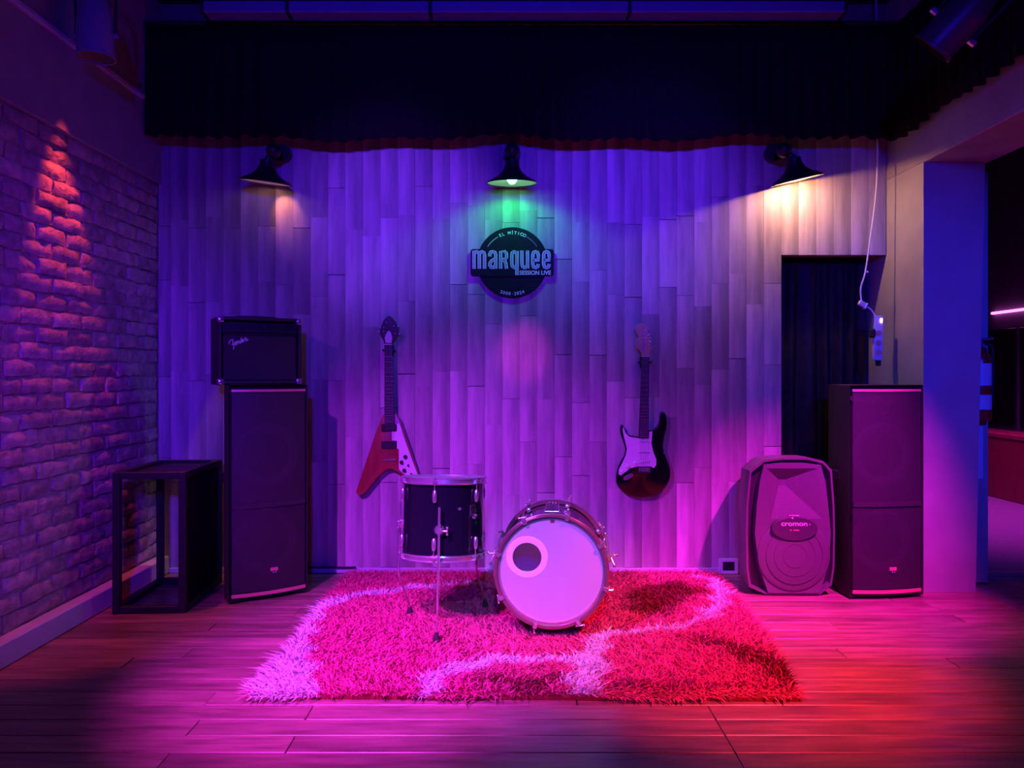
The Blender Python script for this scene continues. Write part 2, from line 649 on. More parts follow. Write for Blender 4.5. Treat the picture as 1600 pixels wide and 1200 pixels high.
variants = [mesh_from('brick', *brick_mesh(BL, s), m_brick) for s in range(12)]
halves = [mesh_from('brick', *brick_mesh(BL / 2, s + 50), m_brick) for s in range(5)]
far = MB()
zc = 0.10 + BH / 2
row = 0
nb = 0
while zc < 2.24:
    y = BACK
    off = row % 2
    first = True
    while y > -0.9:
        l = BL / 2 if (first and off) else BL
        first = False
        yc = y - l / 2
        y -= l
        bx_ = LEFT - 0.036 + random.uniform(-0.005, 0.007)
        if yc > 2.25:
            me = random.choice(variants if l == BL else halves)
            link_copy(me, 'brick', wall_left, (bx_, yc, zc + random.uniform(-0.003, 0.003)), (R(random.uniform(-1.2, 1.2)), 0, R(random.uniform(-1.5, 1.5))))
            nb += 1
        else:
            vs, fs = brick_mesh(l, row * 100 + int(yc * 10))
            far.add(vs, fs, Matrix.Translation((bx_, yc, zc)))
    zc += BH
    row += 1
fo = far.build('brick_courses', m_brick, wall_left)
fo['kind'] = 'stuff'
pl = MB()
pl.box((LEFT + 0.03, 1.75, 0.05), (0.07, 5.4, 0.10), 0.006)
struct(pl.build('baseboard_left', m_plinth, smooth=False))
# conduit moulding high on the left wall
cd = MB()
cd.box((LEFT + 0.032, 2.05, 2.665), (0.024, 4.3, 0.026), 0.004)
cd.box((LEFT + 0.032, 3.58, 2.985), (0.024, 0.028, 0.62), 0.004)
struct(cd.build('trim_conduit', m_plinth, smooth=False))

# right pillar, jamb and beam
wr = MB()
YP = 4.05
vs = [(2.17, YP, 0), (2.445, YP, 0), (2.495, YP, 2.27), (2.17, YP, 2.27), (2.17, 4.25, 0), (2.445, 4.25, 0), (2.495, 4.25, 2.27), (2.17, 4.25, 2.27)]
wr.add(vs, [(0, 1, 2, 3), (4, 7, 6, 5), (0, 4, 5, 1), (3, 2, 6, 7), (0, 3, 7, 4), (1, 5, 6, 2)])
wr.box((2.402, 4.55, 1.135), (0.464, 0.60, 2.27))
wall_right = struct(wr.build('wall_right', m_pillar, smooth=False))
tb = MB()
tb.box((2.345, 1.9, (2.27 + CEIL) / 2), (0.35, 5.9, CEIL - 2.27), 0.006)
struct(tb.build('trim_beam', m_plaster, smooth=False))

# ceiling
ce = MB()
ce.box((1.4, 4.1, CEIL + 0.05), (7.2, 11.2, 0.10))
struct(ce.build('ceiling', m_ceiling, smooth=False))

# the lounge seen past the pillar
lw = MB()
lw.box((4.87, 5.0, 1.65), (0.10, 9.2, 3.3))
m_lounge = mat('lounge_paint', (0.10, 0.10, 0.14), 0.8, var=0.15, scale=5, world=True)
struct(lw.build('wall_lounge', m_lounge, smooth=False))
lw2 = MB()
lw2.box((3.75, 9.57, 1.65), (2.3, 0.10, 3.3))
struct(lw2.build('wall_lounge_back', m_plaster, smooth=False))
lw3 = MB()
lw3.box((2.58, 7.2, 1.65), (0.10, 4.7, 3.3))
struct(lw3.build('wall_lounge_left', m_plaster, smooth=False))
# backstage wall behind the doorway
bk = MB()
bk.box((1.85, 4.90, 1.1), (0.9, 0.06, 2.2))
bk.box((1.50, 4.72, 1.1), (0.06, 0.32, 2.2))
struct(bk.build('wall_backstage', m_ceiling, smooth=False))

# ================================================================== LARGE THINGS
# ------------------------------------------------------------------ shag rug
rug = thing('shag_rug', 'shaggy red rug with white curving stripes under the drums', 'rug', (0.1, 3.5, 0))
corners = [(-0.93, 4.40), (1.15, 4.40), (1.02, 2.70), (-0.93, 2.72)]   # back left, back right, front right, front left
rb_ = MB()
pts = [(x - 0.1, y - 3.5) for x, y in corners]
rb_.add([(x, y, 0.001) for x, y in pts] + [(x, y, 0.012) for x, y in pts],
        [(0, 1, 2, 3), (7, 6, 5, 4), (0, 4, 5, 1), (1, 5, 6, 2), (2, 6, 7, 3), (3, 7, 4, 0)])
rb_.build('rug_backing', mat('rug_backing', (0.22, 0.02, 0.02), 0.95, scale=60), rug, smooth=False)


def seg_dist(P, line):
    best = np.full(len(P), 9.0)
    wid = np.zeros(len(P))
    for (ax, ay, aw), (bx, by, bw) in zip(line[:-1], line[1:]):
        a = np.array([ax, ay]); b = np.array([bx, by])
        ab = b - a
        t = np.clip(((P - a) @ ab) / max(ab @ ab, 1e-9), 0, 1)
        d = np.linalg.norm(P - (a + t[:, None] * ab), axis=1)
        wq = aw + (bw - aw) * t
        m_ = (d - wq) < (best - wid)
        best = np.where(m_, d, best); wid = np.where(m_, wq, wid)
    return best - wid


def fl(*pts):
    out = []
    for x, y, wd in pts:
        X, Y = floor_pt(x, y, 0.045)
        out.append((X, Y, wd))
    return out


WHITE = [fl((745, 905, .02), (699, 908, .025), (620, 915, .035), (559, 924, .045), (505, 938, .05), (478, 962, .06), (455, 995, .07), (445, 1030, .10), (440, 1060, .115), (455, 1082, .09)),
         fl((655, 1085, .03), (672, 1060, .04), (705, 1034, .045), (760, 1024, .035), (840, 1019, .03), (890, 1027, .03), (922, 1015, .055), (945, 988, .045)),
         fl((930, 1020, .06), (915, 1045, .065), (895, 1080, .04)),
         fl((950, 981, .02), (1000, 978, .02), (1050, 974, .02), (1095, 960, .025), (1122, 940, .04), (1130, 920, .045), (1112, 902, .03), (1085, 893, .02))]
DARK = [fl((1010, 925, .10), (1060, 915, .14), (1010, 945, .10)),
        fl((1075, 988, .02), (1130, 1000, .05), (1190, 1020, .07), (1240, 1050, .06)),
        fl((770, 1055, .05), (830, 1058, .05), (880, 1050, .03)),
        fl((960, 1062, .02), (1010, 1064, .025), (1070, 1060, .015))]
sp = 0.0072
gx = np.arange(-0.99, 1.20, sp)
gy = np.arange(2.66, 4.42, sp)
GX, GY = np.meshgrid(gx, gy)
P = np.stack([GX.ravel(), GY.ravel()], 1) + rng.uniform(-sp * .6, sp * .6, (GX.size, 2))
v_ = (4.40 - P[:, 1]) / (4.40 - 2.71)
xl = -0.93 + v_ * 0.0
xr = 1.15 + v_ * (1.02 - 1.15) + 0.03 * np.sin(np.clip(v_, 0, 1) * PI)
front = 2.71 + 0.012 * np.sin(P[:, 0] * 9)
keep = (P[:, 0] > xl) & (P[:, 0] < xr) & (P[:, 1] < 4.395) & (P[:, 1] > front)
P = P[keep]; xl = xl[keep]; xr = xr[keep]
n = len(P)
wob = P + 0.02 * np.stack([np.sin(P[:, 1] * 31 + 1), np.sin(P[:, 0] * 27)], 1) + rng.normal(0, 0.011, P.shape)
dw = np.min([seg_dist(wob, l) for l in WHITE], axis=0)
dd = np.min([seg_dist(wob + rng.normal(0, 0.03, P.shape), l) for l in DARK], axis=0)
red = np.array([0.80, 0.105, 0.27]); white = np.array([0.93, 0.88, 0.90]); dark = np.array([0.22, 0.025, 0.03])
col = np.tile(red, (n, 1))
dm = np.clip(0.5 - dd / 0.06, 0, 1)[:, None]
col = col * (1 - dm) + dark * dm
wm = (dw < 0)[:, None]
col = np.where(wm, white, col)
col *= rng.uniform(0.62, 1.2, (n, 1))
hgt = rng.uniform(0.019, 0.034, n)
# trodden flat along the front right edge
flat = np.clip((P[:, 0] - 0.25) / 0.1, 0, 1) * np.clip((2.80 - P[:, 1]) / 0.03, 0, 1)
hgt *= 1 - 0.62 * flat
lean = rng.normal(0, 0.015, (n, 2))
lean[:, 0] += 0.010 * np.sin(P[:, 1] * 7 + P[:, 0] * 3)
edge_f = np.clip(1 - (P[:, 1] - 2.71) / 0.035, 0, 1)
lean[:, 1] -= 0.028 * edge_f + 0.006
lean[:, 0] -= 0.030 * np.clip(1 - (P[:, 0] - xl) / 0.035, 0, 1)
lean[:, 0] += 0.030 * np.clip(1 - (xr - P[:, 0]) / 0.035, 0, 1)
lean[:, 1] += 0.01 * np.clip(1 - (4.395 - P[:, 1]) / 0.035, 0, 1)
ang = rng.uniform(0, PI, n)
wid = rng.uniform(0.0022, 0.0038, n)
side = np.stack([np.cos(ang), np.sin(ang)], 1) * wid[:, None]
V = np.zeros((n, 5, 3))
loc0 = P - np.array([0.1, 3.5])
V[:, 0, :2] = loc0 - side; V[:, 1, :2] = loc0 + side
V[:, 0, 2] = V[:, 1, 2] = 0.008
mid = loc0 + lean * 0.4
V[:, 2, :2] = mid - side; V[:, 3, :2] = mid + side
V[:, 2, 2] = V[:, 3, 2] = 0.008 + hgt * 0.62
V[:, 4, :2] = loc0 + lean * 1.25
V[:, 4, 2] = 0.008 + hgt * (1 - 0.35 * edge_f)
nv = n * 5
idx = np.arange(n)[:, None] * 5
quad = (idx + np.array([[0, 1, 3, 2]])).ravel()
tri = (idx + np.array([[2, 3, 4]])).ravel()
me = bpy.data.meshes.new('pile')
me.vertices.add(nv)
me.vertices.foreach_set('co', V.reshape(-1))
loops = np.concatenate([quad, tri])
me.loops.add(len(loops))
me.loops.foreach_set('vertex_index', loops.astype(np.int32))
me.polygons.add(2 * n)
starts = np.concatenate([np.arange(n) * 4, 4 * n + np.arange(n) * 3])
me.polygons.foreach_set('loop_start', starts.astype(np.int32))
me.update(calc_edges=True)
ca = me.color_attributes.new('tuft', 'FLOAT_COLOR', 'POINT')
c4 = np.ones((nv, 4))
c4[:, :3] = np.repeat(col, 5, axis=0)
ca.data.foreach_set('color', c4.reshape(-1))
mp_ = mat('rug_pile', (0.6, 0.04, 0.04), 0.85, spec=0.2)
nt = mp_.node_tree
at_ = nt.nodes.new('ShaderNodeVertexColor')
at_.layer_name = 'tuft'
nt.links.new(at_.outputs['Color'], nt.nodes['Principled BSDF'].inputs['Base Color'])
me.materials.append(mp_)
po = bpy.data.objects.new('pile', me)
C.objects.link(po)
po.parent = rug
po['kind'] = 'stuff'

# ------------------------------------------------------------------ valance
va = MB()
path = []
x = LEFT + 0.035
while x < 2.06:
    path.append((x, 4.235, 0.0, -1.0))
    x += 0.012
for i in range(8):
    a = i / 8 * PI / 2
    path.append((2.06 + 0.05 * math.sin(a), 4.185 + 0.05 * math.cos(a), -math.sin(a) * 0.3, -math.cos(a)))
y = 4.18
while y > 0.2:
    path.append((2.11, y, -1.0, 0.0))
    y -= 0.012
vs, fs = [], []
nz = 7
s = 0
for k, (x, y, nx_, ny_) in enumerate(path):
    s += 0.012
    ph = s / 0.095 * 2 * PI + 2.2 * math.sin(s * 2.1) + 1.5 * math.sin(s * 5.3)
    amp0 = 0.022 * (0.7 + 0.3 * math.sin(s * 3.7) + 0.25 * math.sin(s * 11.3 + 2))
    zb = 2.452 + 0.012 * math.sin(s * 4.1) + 0.010 * math.sin(s * 9.7 + 1) + 0.003 * math.sin(ph)
    if k < 60:
        zb -= 0.0
    for j in range(nz):
        t = j / (nz - 1)
        z = 3.07 + (zb - 3.07) * t
        am = amp0 * (0.35 + 0.65 * t)
        o_ = am * math.sin(ph + 0.25 * t)
        vs.append((x + nx_ * o_, y + ny_ * o_, z))
for k in range(len(path) - 1):
    for j in range(nz - 1):
        a = k * nz + j
        fs.append((a, a + 1, a + nz + 1, a + nz))
va.add(vs, fs)
val = va.build('stage_valance', m_black, smooth=True, angle=180)
md = val.modifiers.new('thickness', 'SOLIDIFY')
md.thickness = 0.006
tag(val, 'gathered black curtain valance hanging above the lamps and along the beam', 'curtain')
rl = MB()
rl.cyl((LEFT + 0.025, 4.235, 3.085), (2.16, 4.235, 3.085), 0.014, n=10)
rail = rl.build('curtain_rail', m_metalblack)
tag(rail, 'long black curtain rail along the top of the valance', 'rail')
# light bar above it: three sections with end caps
bar = thing('ceiling_duct', 'long thin blue-lit ceiling duct hung above the black valance', 'duct', (0, 4.08, 3.06))
x0, x1 = (320 - 800) * 4.08 / F, (1317 - 800) * 4.08 / F
cutx = [x0, (452 - 800) * 4.08 / F, (673 - 800) * 4.08 / F, 0.62, x1]
for a, b in zip(cutx[:-1], cutx[1:]):
    q = MB()
    q.box(((a + b) / 2, 0, 0.025), (b - a - 0.014, 0.09, 0.062), 0.006)
    q.build('duct_section', m_bluebar, bar)
for a in cutx:
    q = MB()
    q.box((a, 0, 0.025), (0.012, 0.098, 0.072), 0.003)
    q.build('joint_band', m_metalblack, bar)
for a in (x0 + 0.4, 0, x1 - 0.4):
    q = MB()
    q.cyl((a, 0, 0.05), (a, 0, 0.24), 0.005, n=8)
    q.build('hanger_rod', m_metalblack, bar)

# ------------------------------------------------------------------ doorway curtain
dc = MB()
vs, fs = [], []
nxs, nzs = 150, 8
for i in range(nxs + 1):
    u = i / nxs
    x = 1.54 + u * 0.61
    ph = u * 0.62 / 0.095 * 2 * PI + 1.1 * math.sin(u * 9) + 0.5 * math.sin(u * 23)
    for j in range(nzs + 1):
        t = j / nzs
        z = 2.02 - t * 2.0
        am = 0.022 * (0.35 + 0.65 * min(1, t * 2.2))
        vs.append((x + 0.004 * math.sin(t * 5 + u * 9), 4.66 + am * math.sin(ph + 0.4 * t) + 0.006 * math.sin(7 * t + 11 * u), z))
for i in range(nxs):
    for j in range(nzs):
        a = i * (nzs + 1) + j
        fs.append((a, a + 1, a + nzs + 2, a + nzs + 1))
dc.add(vs, fs)
o = dc.build('doorway_curtain', m_curtain, angle=180)
o.modifiers.new('thickness', 'SOLIDIFY').thickness = 0.004
tag(o, 'dark shiny folded curtain closing the doorway beside the pillar', 'curtain')


# ------------------------------------------------------------------ tall loudspeakers
def tall_speaker(label, loc, rz):
    t = thing('tall_loudspeaker', label, 'loudspeaker', loc, (0, 0, rz))
    W, D, HT = 0.40, 0.34, 1.095
    b = MB()
    ol = [(-W / 2, -D / 2), (W / 2, -D / 2), (W / 2, -D / 2 + 0.10), (0.13, D / 2), (-0.13, D / 2), (-W / 2, -D / 2 + 0.10)]
    bm = bmesh.new()
    lo = [bm.verts.new((x, y, 0.012)) for x, y in ol]
    hi = [bm.verts.new((x, y, HT)) for x, y in ol]
    bm.faces.new(lo[::-1]); bm.faces.new(hi)
    fr = None
    for i in range(6):
        f = bm.faces.new((lo[i], lo[(i + 1) % 6], hi[(i + 1) % 6], hi[i]))
        if i == 0:
            fr = f
    bmesh.ops.recalc_face_normals(bm, faces=bm.faces)
    # open baffle: inset the front and push it back
    r = bmesh.ops.inset_region(bm, faces=[fr], thickness=0.016, depth=0.0)
    bmesh.ops.translate(bm, verts=fr.verts, vec=(0, 0.05, 0))
    b.frombm(bm)
    b.build('cabinet', m_cab, t, angle=25)
    for q in ((-0.15, -0.12), (0.15, -0.12), (-0.1, 0.13), (0.1, 0.13)):
        f = MB()
        f.cyl((q[0], q[1], 0), (q[0], q[1], 0.014), 0.018, n=12)
        f.build('rubber_foot', m_rubber, t)
    for z in (0.285, 0.735):
        d = MB()
        M = Matrix.Translation((0, -D / 2 + 0.048, z)) @ Matrix.Rotation(R(90), 4, 'X')
        d.lathe([(0.165, 0.0), (0.165, 0.006), (0.150, 0.012), (0.140, 0.010), (0.055, -0.030), (0.045, -0.012), (0.0, -0.002)], 40, M)
        d.build('woofer', m_cone, t)
    hn = MB()
    M = Matrix.Translation((0, -D / 2 + 0.048, 0.99)) @ Matrix.Rotation(R(90), 4, 'X')
    hn.lathe([(0.05, 0.0), (0.05, 0.006), (0.02, -0.03), (0.0, -0.03)], 24, M)
    hn.build('tweeter', m_cone, t)

    def bowed(z0, z1, name, m, y_add=0.0, w=W - 0.03, thick=0.006):
        g = MB()
        n = 14
        vs, fs = [], []
        for i in range(n + 1):
            u = 2 * i / n - 1
            x = u * w / 2
            y = -D / 2 - 0.022 * (1 - u * u) + y_add
            vs += [(x, y, z0), (x, y, z1), (x, y + thick, z0), (x, y + thick, z1)]
        for i in range(n):
            a = i * 4
            c = a + 4
            fs += [(a, c, c + 1, a + 1), (a + 2, a + 3, c + 3, c + 2), (a + 1, c + 1, c + 3, a + 3), (a, a + 2, c + 2, c)]
        fs += [(0, 1, 3, 2), (n * 4, n * 4 + 2, n * 4 + 3, n * 4 + 1)]
        g.add(vs, fs)
        return g.build(name, m, t, angle=40)
    bowed(0.052, 0.478, 'lower_grille', m_grille)
    bowed(0.492, 1.058, 'upper_grille', m_grille)
    bowed(0.474, 0.496, 'middle_bar', m_cab, -0.006, thick=0.012)
    o = bowed(0.030, 0.047, 'bottom_strip', m_strip, -0.004, W - 0.025)
    o['label'] = 'pale metal strip along the bottom edge'
    o = bowed(1.062, 1.074, 'top_strip', m_strip, -0.003, W - 0.025)
    o['label'] = 'thin pale metal strip along the top edge'
    bg = MB()
    bg.box((0.018, -D / 2 - 0.026, 0.155), (0.038, 0.006, 0.018), 0.002)
    o = bg.build('badge', m_strip, t)
    o['label'] = 'small pale maker badge on the lower grille'
    bg = MB()
    for dx in (-0.006, 0.006):
        bg.box((0.020 + dx, -D / 2 - 0.025, 0.139), (0.008, 0.005, 0.008), 0.001)
    bg.build('badge_mark', m_signgrey, t)
    for sgn in (-1, 1):
        h = MB()
        h.box((sgn * 0.195, -0.02, 0.62), (0.012, 0.11, 0.05), 0.004, rot=(0, 0, 0))
        h.build('side_handle', m_rubber, t)
    return t


tall_speaker('tall black two-way loudspeaker carrying the small guitar amplifier', (-1.337, 4.08, 0), R(33))
tall_speaker('tall black loudspeaker standing against the blue-lit pillar', (1.907, 4.116, 0), R(6.5))

# ------------------------------------------------------------------ guitar amplifier
amp = thing('guitar_amplifier', 'small black combo guitar amplifier with white script logo on the tall speaker', 'amplifier',
            (-1.30 - 0.12 * math.sin(R(30)), 3.98 + 0.12 * math.cos(R(30)), 1.0955), (0, 0, R(30)))
AW, AD, AH = 0.42, 0.24, 0.35
b = MB()
th_ = 0.018
b.box((-AW / 2 + th_ / 2, 0, AH / 2), (th_, AD, AH), 0.006, seg=2)
b.box((AW / 2 - th_ / 2, 0, AH / 2), (th_, AD, AH), 0.006, seg=2)
b.box((0, 0, AH - th_ / 2), (AW - 0.01, AD, th_), 0.006, seg=2)
b.box((0, 0, th_ / 2 + 0.004), (AW - 0.01, AD, th_), 0.006, seg=2)
b.box((0, AD / 2 - 0.02, AH / 2), (AW - 0.03, 0.012, AH - 0.03))
b.build('cabinet', m_tolex, amp)
g = MB()
g.box((0, -AD / 2 + 0.016, 0.140), (AW - 0.05, 0.014, 0.235), 0.005)
g.build('grille', m_cloth, amp)
g = MB()
g.box((0, -AD / 2 + 0.022, 0.296), (AW - 0.04, 0.012, 0.058), 0.002, rot=(R(-14), 0, 0))
pan = g.build('control_panel', m_metalblack, amp)
for i in range(7):
    k_ = MB()
    M = Matrix.Translation((-0.14 + i * 0.047, -AD / 2 + 0.014, 0.296)) @ Matrix.Rotation(R(90), 4, 'X')
    k_.lathe([(0.0, 0.012), (0.007, 0.012), (0.009, 0.0), (0.009, -0.004)], 12, M)
    k_.build('knob', m_pu, pan)
g = MB()
g.box((0, -AD / 2 + 0.007, 0.262), (AW - 0.05, 0.006, 0.006), 0.001)
g.build('piping', m_cloth, amp)
for sx in (-1, 1):
    for z in (0.018, AH - 0.016):
        c_ = MB()
        c_.box((sx * (AW / 2 - 0.013), -AD / 2 + 0.012, z), (0.032, 0.032, 0.032), 0.009, seg=2)
        c_.build('corner_cap', m_chrome, amp)
hd = MB()
hd.tube(spline([(-0.11, 0, AH), (-0.09, 0, AH + 0.006), (0, 0, AH + 0.008), (0.09, 0, AH + 0.006), (0.11, 0, AH)], 5, False), 0.007)
hd.build('handle', m_rubber, amp)
for q in ((-0.16, -0.08), (0.16, -0.08), (-0.16, 0.08), (0.16, 0.08)):
    f = MB()
    f.cyl((q[0], q[1], 0.0), (q[0], q[1], 0.006), 0.012, n=10)
    f.build('foot', m_rubber, amp)
# script lettering
ls = 0.0000622 * 1.12        # metres per unit of the drawn script


def script(pts, wd=2.2):
    q = [((x - 640) * ls * 2.3, (520 - y) * ls * 2.3) for x, y in pts]
    return spline(q, 5, False), wd


letters = {
    'F': [[(350, 540), (370, 470), (410, 410), (460, 390), (480, 410)], [(480, 410), (470, 500), (500, 600), (485, 710)], [(430, 560), (480, 550), (530, 520)]],
    'e': [[(535, 530), (580, 500), (560, 460), (530, 490), (545, 560), (590, 545)]],
    'n': [[(600, 440), (610, 550)], [(606, 490), (640, 430), (655, 460), (665, 525)]],
    'd': [[(735, 400), (700, 420), (690, 480), (720, 495), (745, 440)], [(712, 325), (740, 400), (760, 480)]],
    'e.': [[(765, 430), (810, 400), (790, 375), (765, 400), (780, 455), (825, 435)]],
    'r': [[(835, 310), (850, 360), (865, 430)], [(858, 380), (890, 345), (905, 370)], [(865, 430), (905, 410), (950, 380)]],
}
for ch, strokes in letters.items():
    q = MB()
    for st in strokes:
        p2, _ = script(st)
        q.tube([(-0.112 + p.x, -AD / 2 + 0.004, 0.212 + p.y) for p in p2], 0.0024, n=6)
    q.build('letter', m_white, amp)

# ------------------------------------------------------------------ moulded PA speaker
pa = thing('moulded_loudspeaker', 'moulded plastic stage loudspeaker with flared horn and round woofer grille on the floor', 'loudspeaker',
           (1.452, 4.16, 0), (0, 0, R(-1.0)))
ps = 3.98 / F


def pp(x, y):
    return ((x - 1235) * ps, (933 - y) * ps)


outer = [pp(*q) for q in [(1192, 721), (1222, 717), (1262, 717), (1287, 723), (1299, 736), (1303, 790), (1304, 835), (1303, 890), (1299, 916),
                          (1280, 932), (1198, 932), (1170, 920), (1166, 890), (1165, 835), (1166, 790), (1171, 738)]]
inner = [pp(*q) for q in [(1192, 728), (1218, 725), (1256, 725), (1281, 728), (1287, 752), (1292, 790), (1296, 835), (1293, 880),
                          (1279, 928), (1199, 928), (1184, 885), (1178, 835), (1181, 790), (1186, 752)]]
YF = -0.18
bm = bmesh.new()
n = len(outer)
rings = []
for yy, sc in ((YF + 0.012, 1.0), (YF + 0.05, 1.015), (YF + 0.18, 0.98), (YF + 0.36, 0.74)):
    cz = 0.36
    rings.append([bm.verts.new((x * sc, yy, max(0.003, cz + (z - cz) * (1 + (sc - 1) * 0.4)) if sc > 0.9 else max(0.02, cz + (z - cz) * 0.9))) for x, z in outer])
for a, b in zip(rings[:-1], rings[1:]):
    for i in range(n):
        bm.faces.new((a[i], a[(i + 1) % n], b[(i + 1) % n], b[i]))
bm.faces.new(rings[-1])
# rim
rim = [bm.verts.new((x * 0.955, YF + 0.012, 0.358 + (z - 0.358) * 0.972)) for x, z in outer]
deep = [bm.verts.new((x * 0.94, YF + 0.05, 0.358 + (z - 0.358) * 0.965)) for x, z in outer]
for i in range(n):
    j = (i + 1) % n
    bm.faces.new((rings[0][i], rim[i], rim[j], rings[0][j]))
    bm.faces.new((rim[i], deep[i], deep[j], rim[j]))
bm.faces.new(deep)
q = MB()
q.frombm(bm)
q.build('housing', m_pa, pa, angle=40)
q = MB()
q.prism([(x * 0.945, 0.358 + (z - 0.358) * 0.968) for x, z in outer], YF + 0.0462, YF + 0.0496)
q.build('recess_shade', m_padark, pa, smooth=False)  # dark sheet, its colour stands in for shade behind the front panel
# front panel, with a square horn mouth
horn = [pp(1196, 733), pp(1276, 733), pp(1283, 812), pp(1203, 812)]
throat = [pp(1219, 752), pp(1231, 752), pp(1231, 762), pp(1219, 762)]
fp = MB()
ypan = YF
# panel outline split into a ring around the horn mouth and the part below it
bm = bmesh.new()
iv = [bm.verts.new((x, ypan, z)) for x, z in inner]
hv = [bm.verts.new((x, ypan, z)) for x, z in horn]
# inner order: 0..3 top left->right, 4,5,6,7 right side, 8 bottom right, 9 bottom left, 10..13 left side upwards
bm.faces.new((iv[0], iv[1], iv[2], iv[3], hv[1], hv[0]))
bm.faces.new((iv[3], iv[4], iv[5], iv[6], hv[2], hv[1]))
bm.faces.new((iv[6], iv[7], iv[8], iv[9], iv[10], iv[11], hv[3], hv[2]))
bm.faces.new((iv[11], iv[12], iv[13], iv[0], hv[0], hv[3]))
bk_ = [bm.verts.new((x, ypan + 0.05, z)) for x, z in inner]
m_ = len(inner)
for i in range(m_):
    bm.faces.new((iv[i], bk_[i], bk_[(i + 1) % m_], iv[(i + 1) % m_]))
fp.frombm(bm)
fp.build('front_panel', m_pa, pa, smooth=False)
hb = MB()
tv = [(x, ypan + 0.0458, z) for x, z in throat]
hb.add([(x, ypan - 0.0003, z) for x, z in horn] + tv, [(0, 1, 5, 4), (1, 2, 6, 5), (2, 3, 7, 6), (3, 0, 4, 7), (4, 5, 6, 7)])
o = hb.build('horn', m_pa, pa, smooth=False)
wc = pp(1238, 868)
gr = MB()
M = Matrix.Translation((wc[0], ypan, wc[1])) @ Matrix.Rotation(R(90), 4, 'X')
gr.lathe([(0.186, -0.002), (0.186, 0.006), (0.178, 0.010), (0.165, 0.010), (0.140, 0.0165), (0.09, 0.022), (0.04, 0.025), (0.0, 0.026)], 48, M)
wg = gr.build('woofer_grille', m_pagrille, pa)
for rr in (0.06, 0.105, 0.145):
    z_ = 0.0245 - (rr / 0.186) ** 2 * 0.013
    k_ = MB()
    k_.lathe([(rr - 0.002, z_ - 0.002), (rr - 0.002, z_ + 0.0025), (rr + 0.002, z_ + 0.0025), (rr + 0.002, z_ - 0.002)], 48, M)
    k_.build('grille_ring', m_pagrille, wg)
bd = MB()
bc = pp(1237, 826)
ell = [(bc[0] + 0.118 * math.cos(a), bc[1] + 0.062 * math.sin(a)) for a in np.linspace(0, 2 * PI, 40)[:-1]]
bd.prism(ell, ypan - 0.030, ypan - 0.004, 0.003, 1)
o = bd.build('badge', mat('badge_plastic', (0.07, 0.065, 0.07), 0.5, var=0.1), pa)
o['label'] = 'dark oval name badge above the woofer'
tc = pp(1236, 818)
text_mesh('cromon', 0.034, 0.0012, 'lettering', m_white, o, Matrix.Translation((tc[0], ypan - 0.0315, tc[1])) @ FACE, 1.25)
k_ = MB()
ec = pp(1258, 819)
k_.box((ec[0] + 0.006, ypan - 0.0315, ec[1]), (0.007, 0.003, 0.002))
k_.box((ec[0] + 0.006, ypan - 0.0315, ec[1]), (0.002, 0.003, 0.007))
k_.build('lettering', m_white, o)
k_ = MB()
lc = pp(1236, 805)
for dx, w_ in ((-0.022, 0.006), (-0.006, 0.016), (0.014, 0.020)):
    k_.box((lc[0] + dx, ypan - 0.0315, lc[1]), (w_, 0.003, 0.0045))
k_.cyl((lc[0] - 0.010, ypan - 0.033, lc[1] - 0.013), (lc[0] - 0.010, ypan - 0.030, lc[1] - 0.013), 0.005, n=12)
k_.build('badge_mark', m_white, o)
k_ = MB()
lc = pp(1236, 828)
k_.box((lc[0] - 0.018, ypan - 0.0315, lc[1]), (0.010, 0.003, 0.006))
k_.box((lc[0] + 0.010, ypan - 0.0315, lc[1]), (0.028, 0.003, 0.006))
k_.build('badge_mark', m_strip, o)
hd = MB()
hd.box((0.232, 0.02, 0.47), (0.02, 0.13, 0.03), 0.008)
hd.build('side_handle', m_padark, pa)

# ------------------------------------------------------------------ black metal frame stand
st = thing('metal_stand', 'black box-shaped metal frame stand beside the brick wall', 'stand', (-1.76, 3.965, 0), (0, 0, R(3)))
SW, SD, SH = 0.345, 0.55, 0.68
tq = 0.034
for sx in (-1, 1):
    for sy in (-1, 1):
        q = MB()
        q.box((sx * (SW / 2 - tq / 2), sy * (SD / 2 - tq / 2), SH / 2), (tq, tq, SH), 0.003)
        q.build('post', m_metalblack, st)
for z in (tq / 2, SH - tq / 2):
    for sy in (-1, 1):
        q = MB()
        q.box((0, sy * (SD / 2 - tq / 2), z), (SW - 2 * tq, tq, tq), 0.003)
        q.build('cross_bar', m_metalblack, st)
    for sx in (-1, 1):
        q = MB()
        q.box((sx * (SW / 2 - tq / 2), 0, z), (tq, SD - 2 * tq, tq), 0.003)
        q.build('side_bar', m_metalblack, st)
q = MB()
q.box((SW / 2 - tq / 2, 0, SH / 2), (0.012, SD - 2 * tq, SH - 2 * tq))
q.build('side_panel', m_black, st)
q = MB()
q.box((0, 0, SH - 0.022), (SW - 2 * tq, SD - 2 * tq, 0.010))
q.build('top_panel', m_metalblack, st)

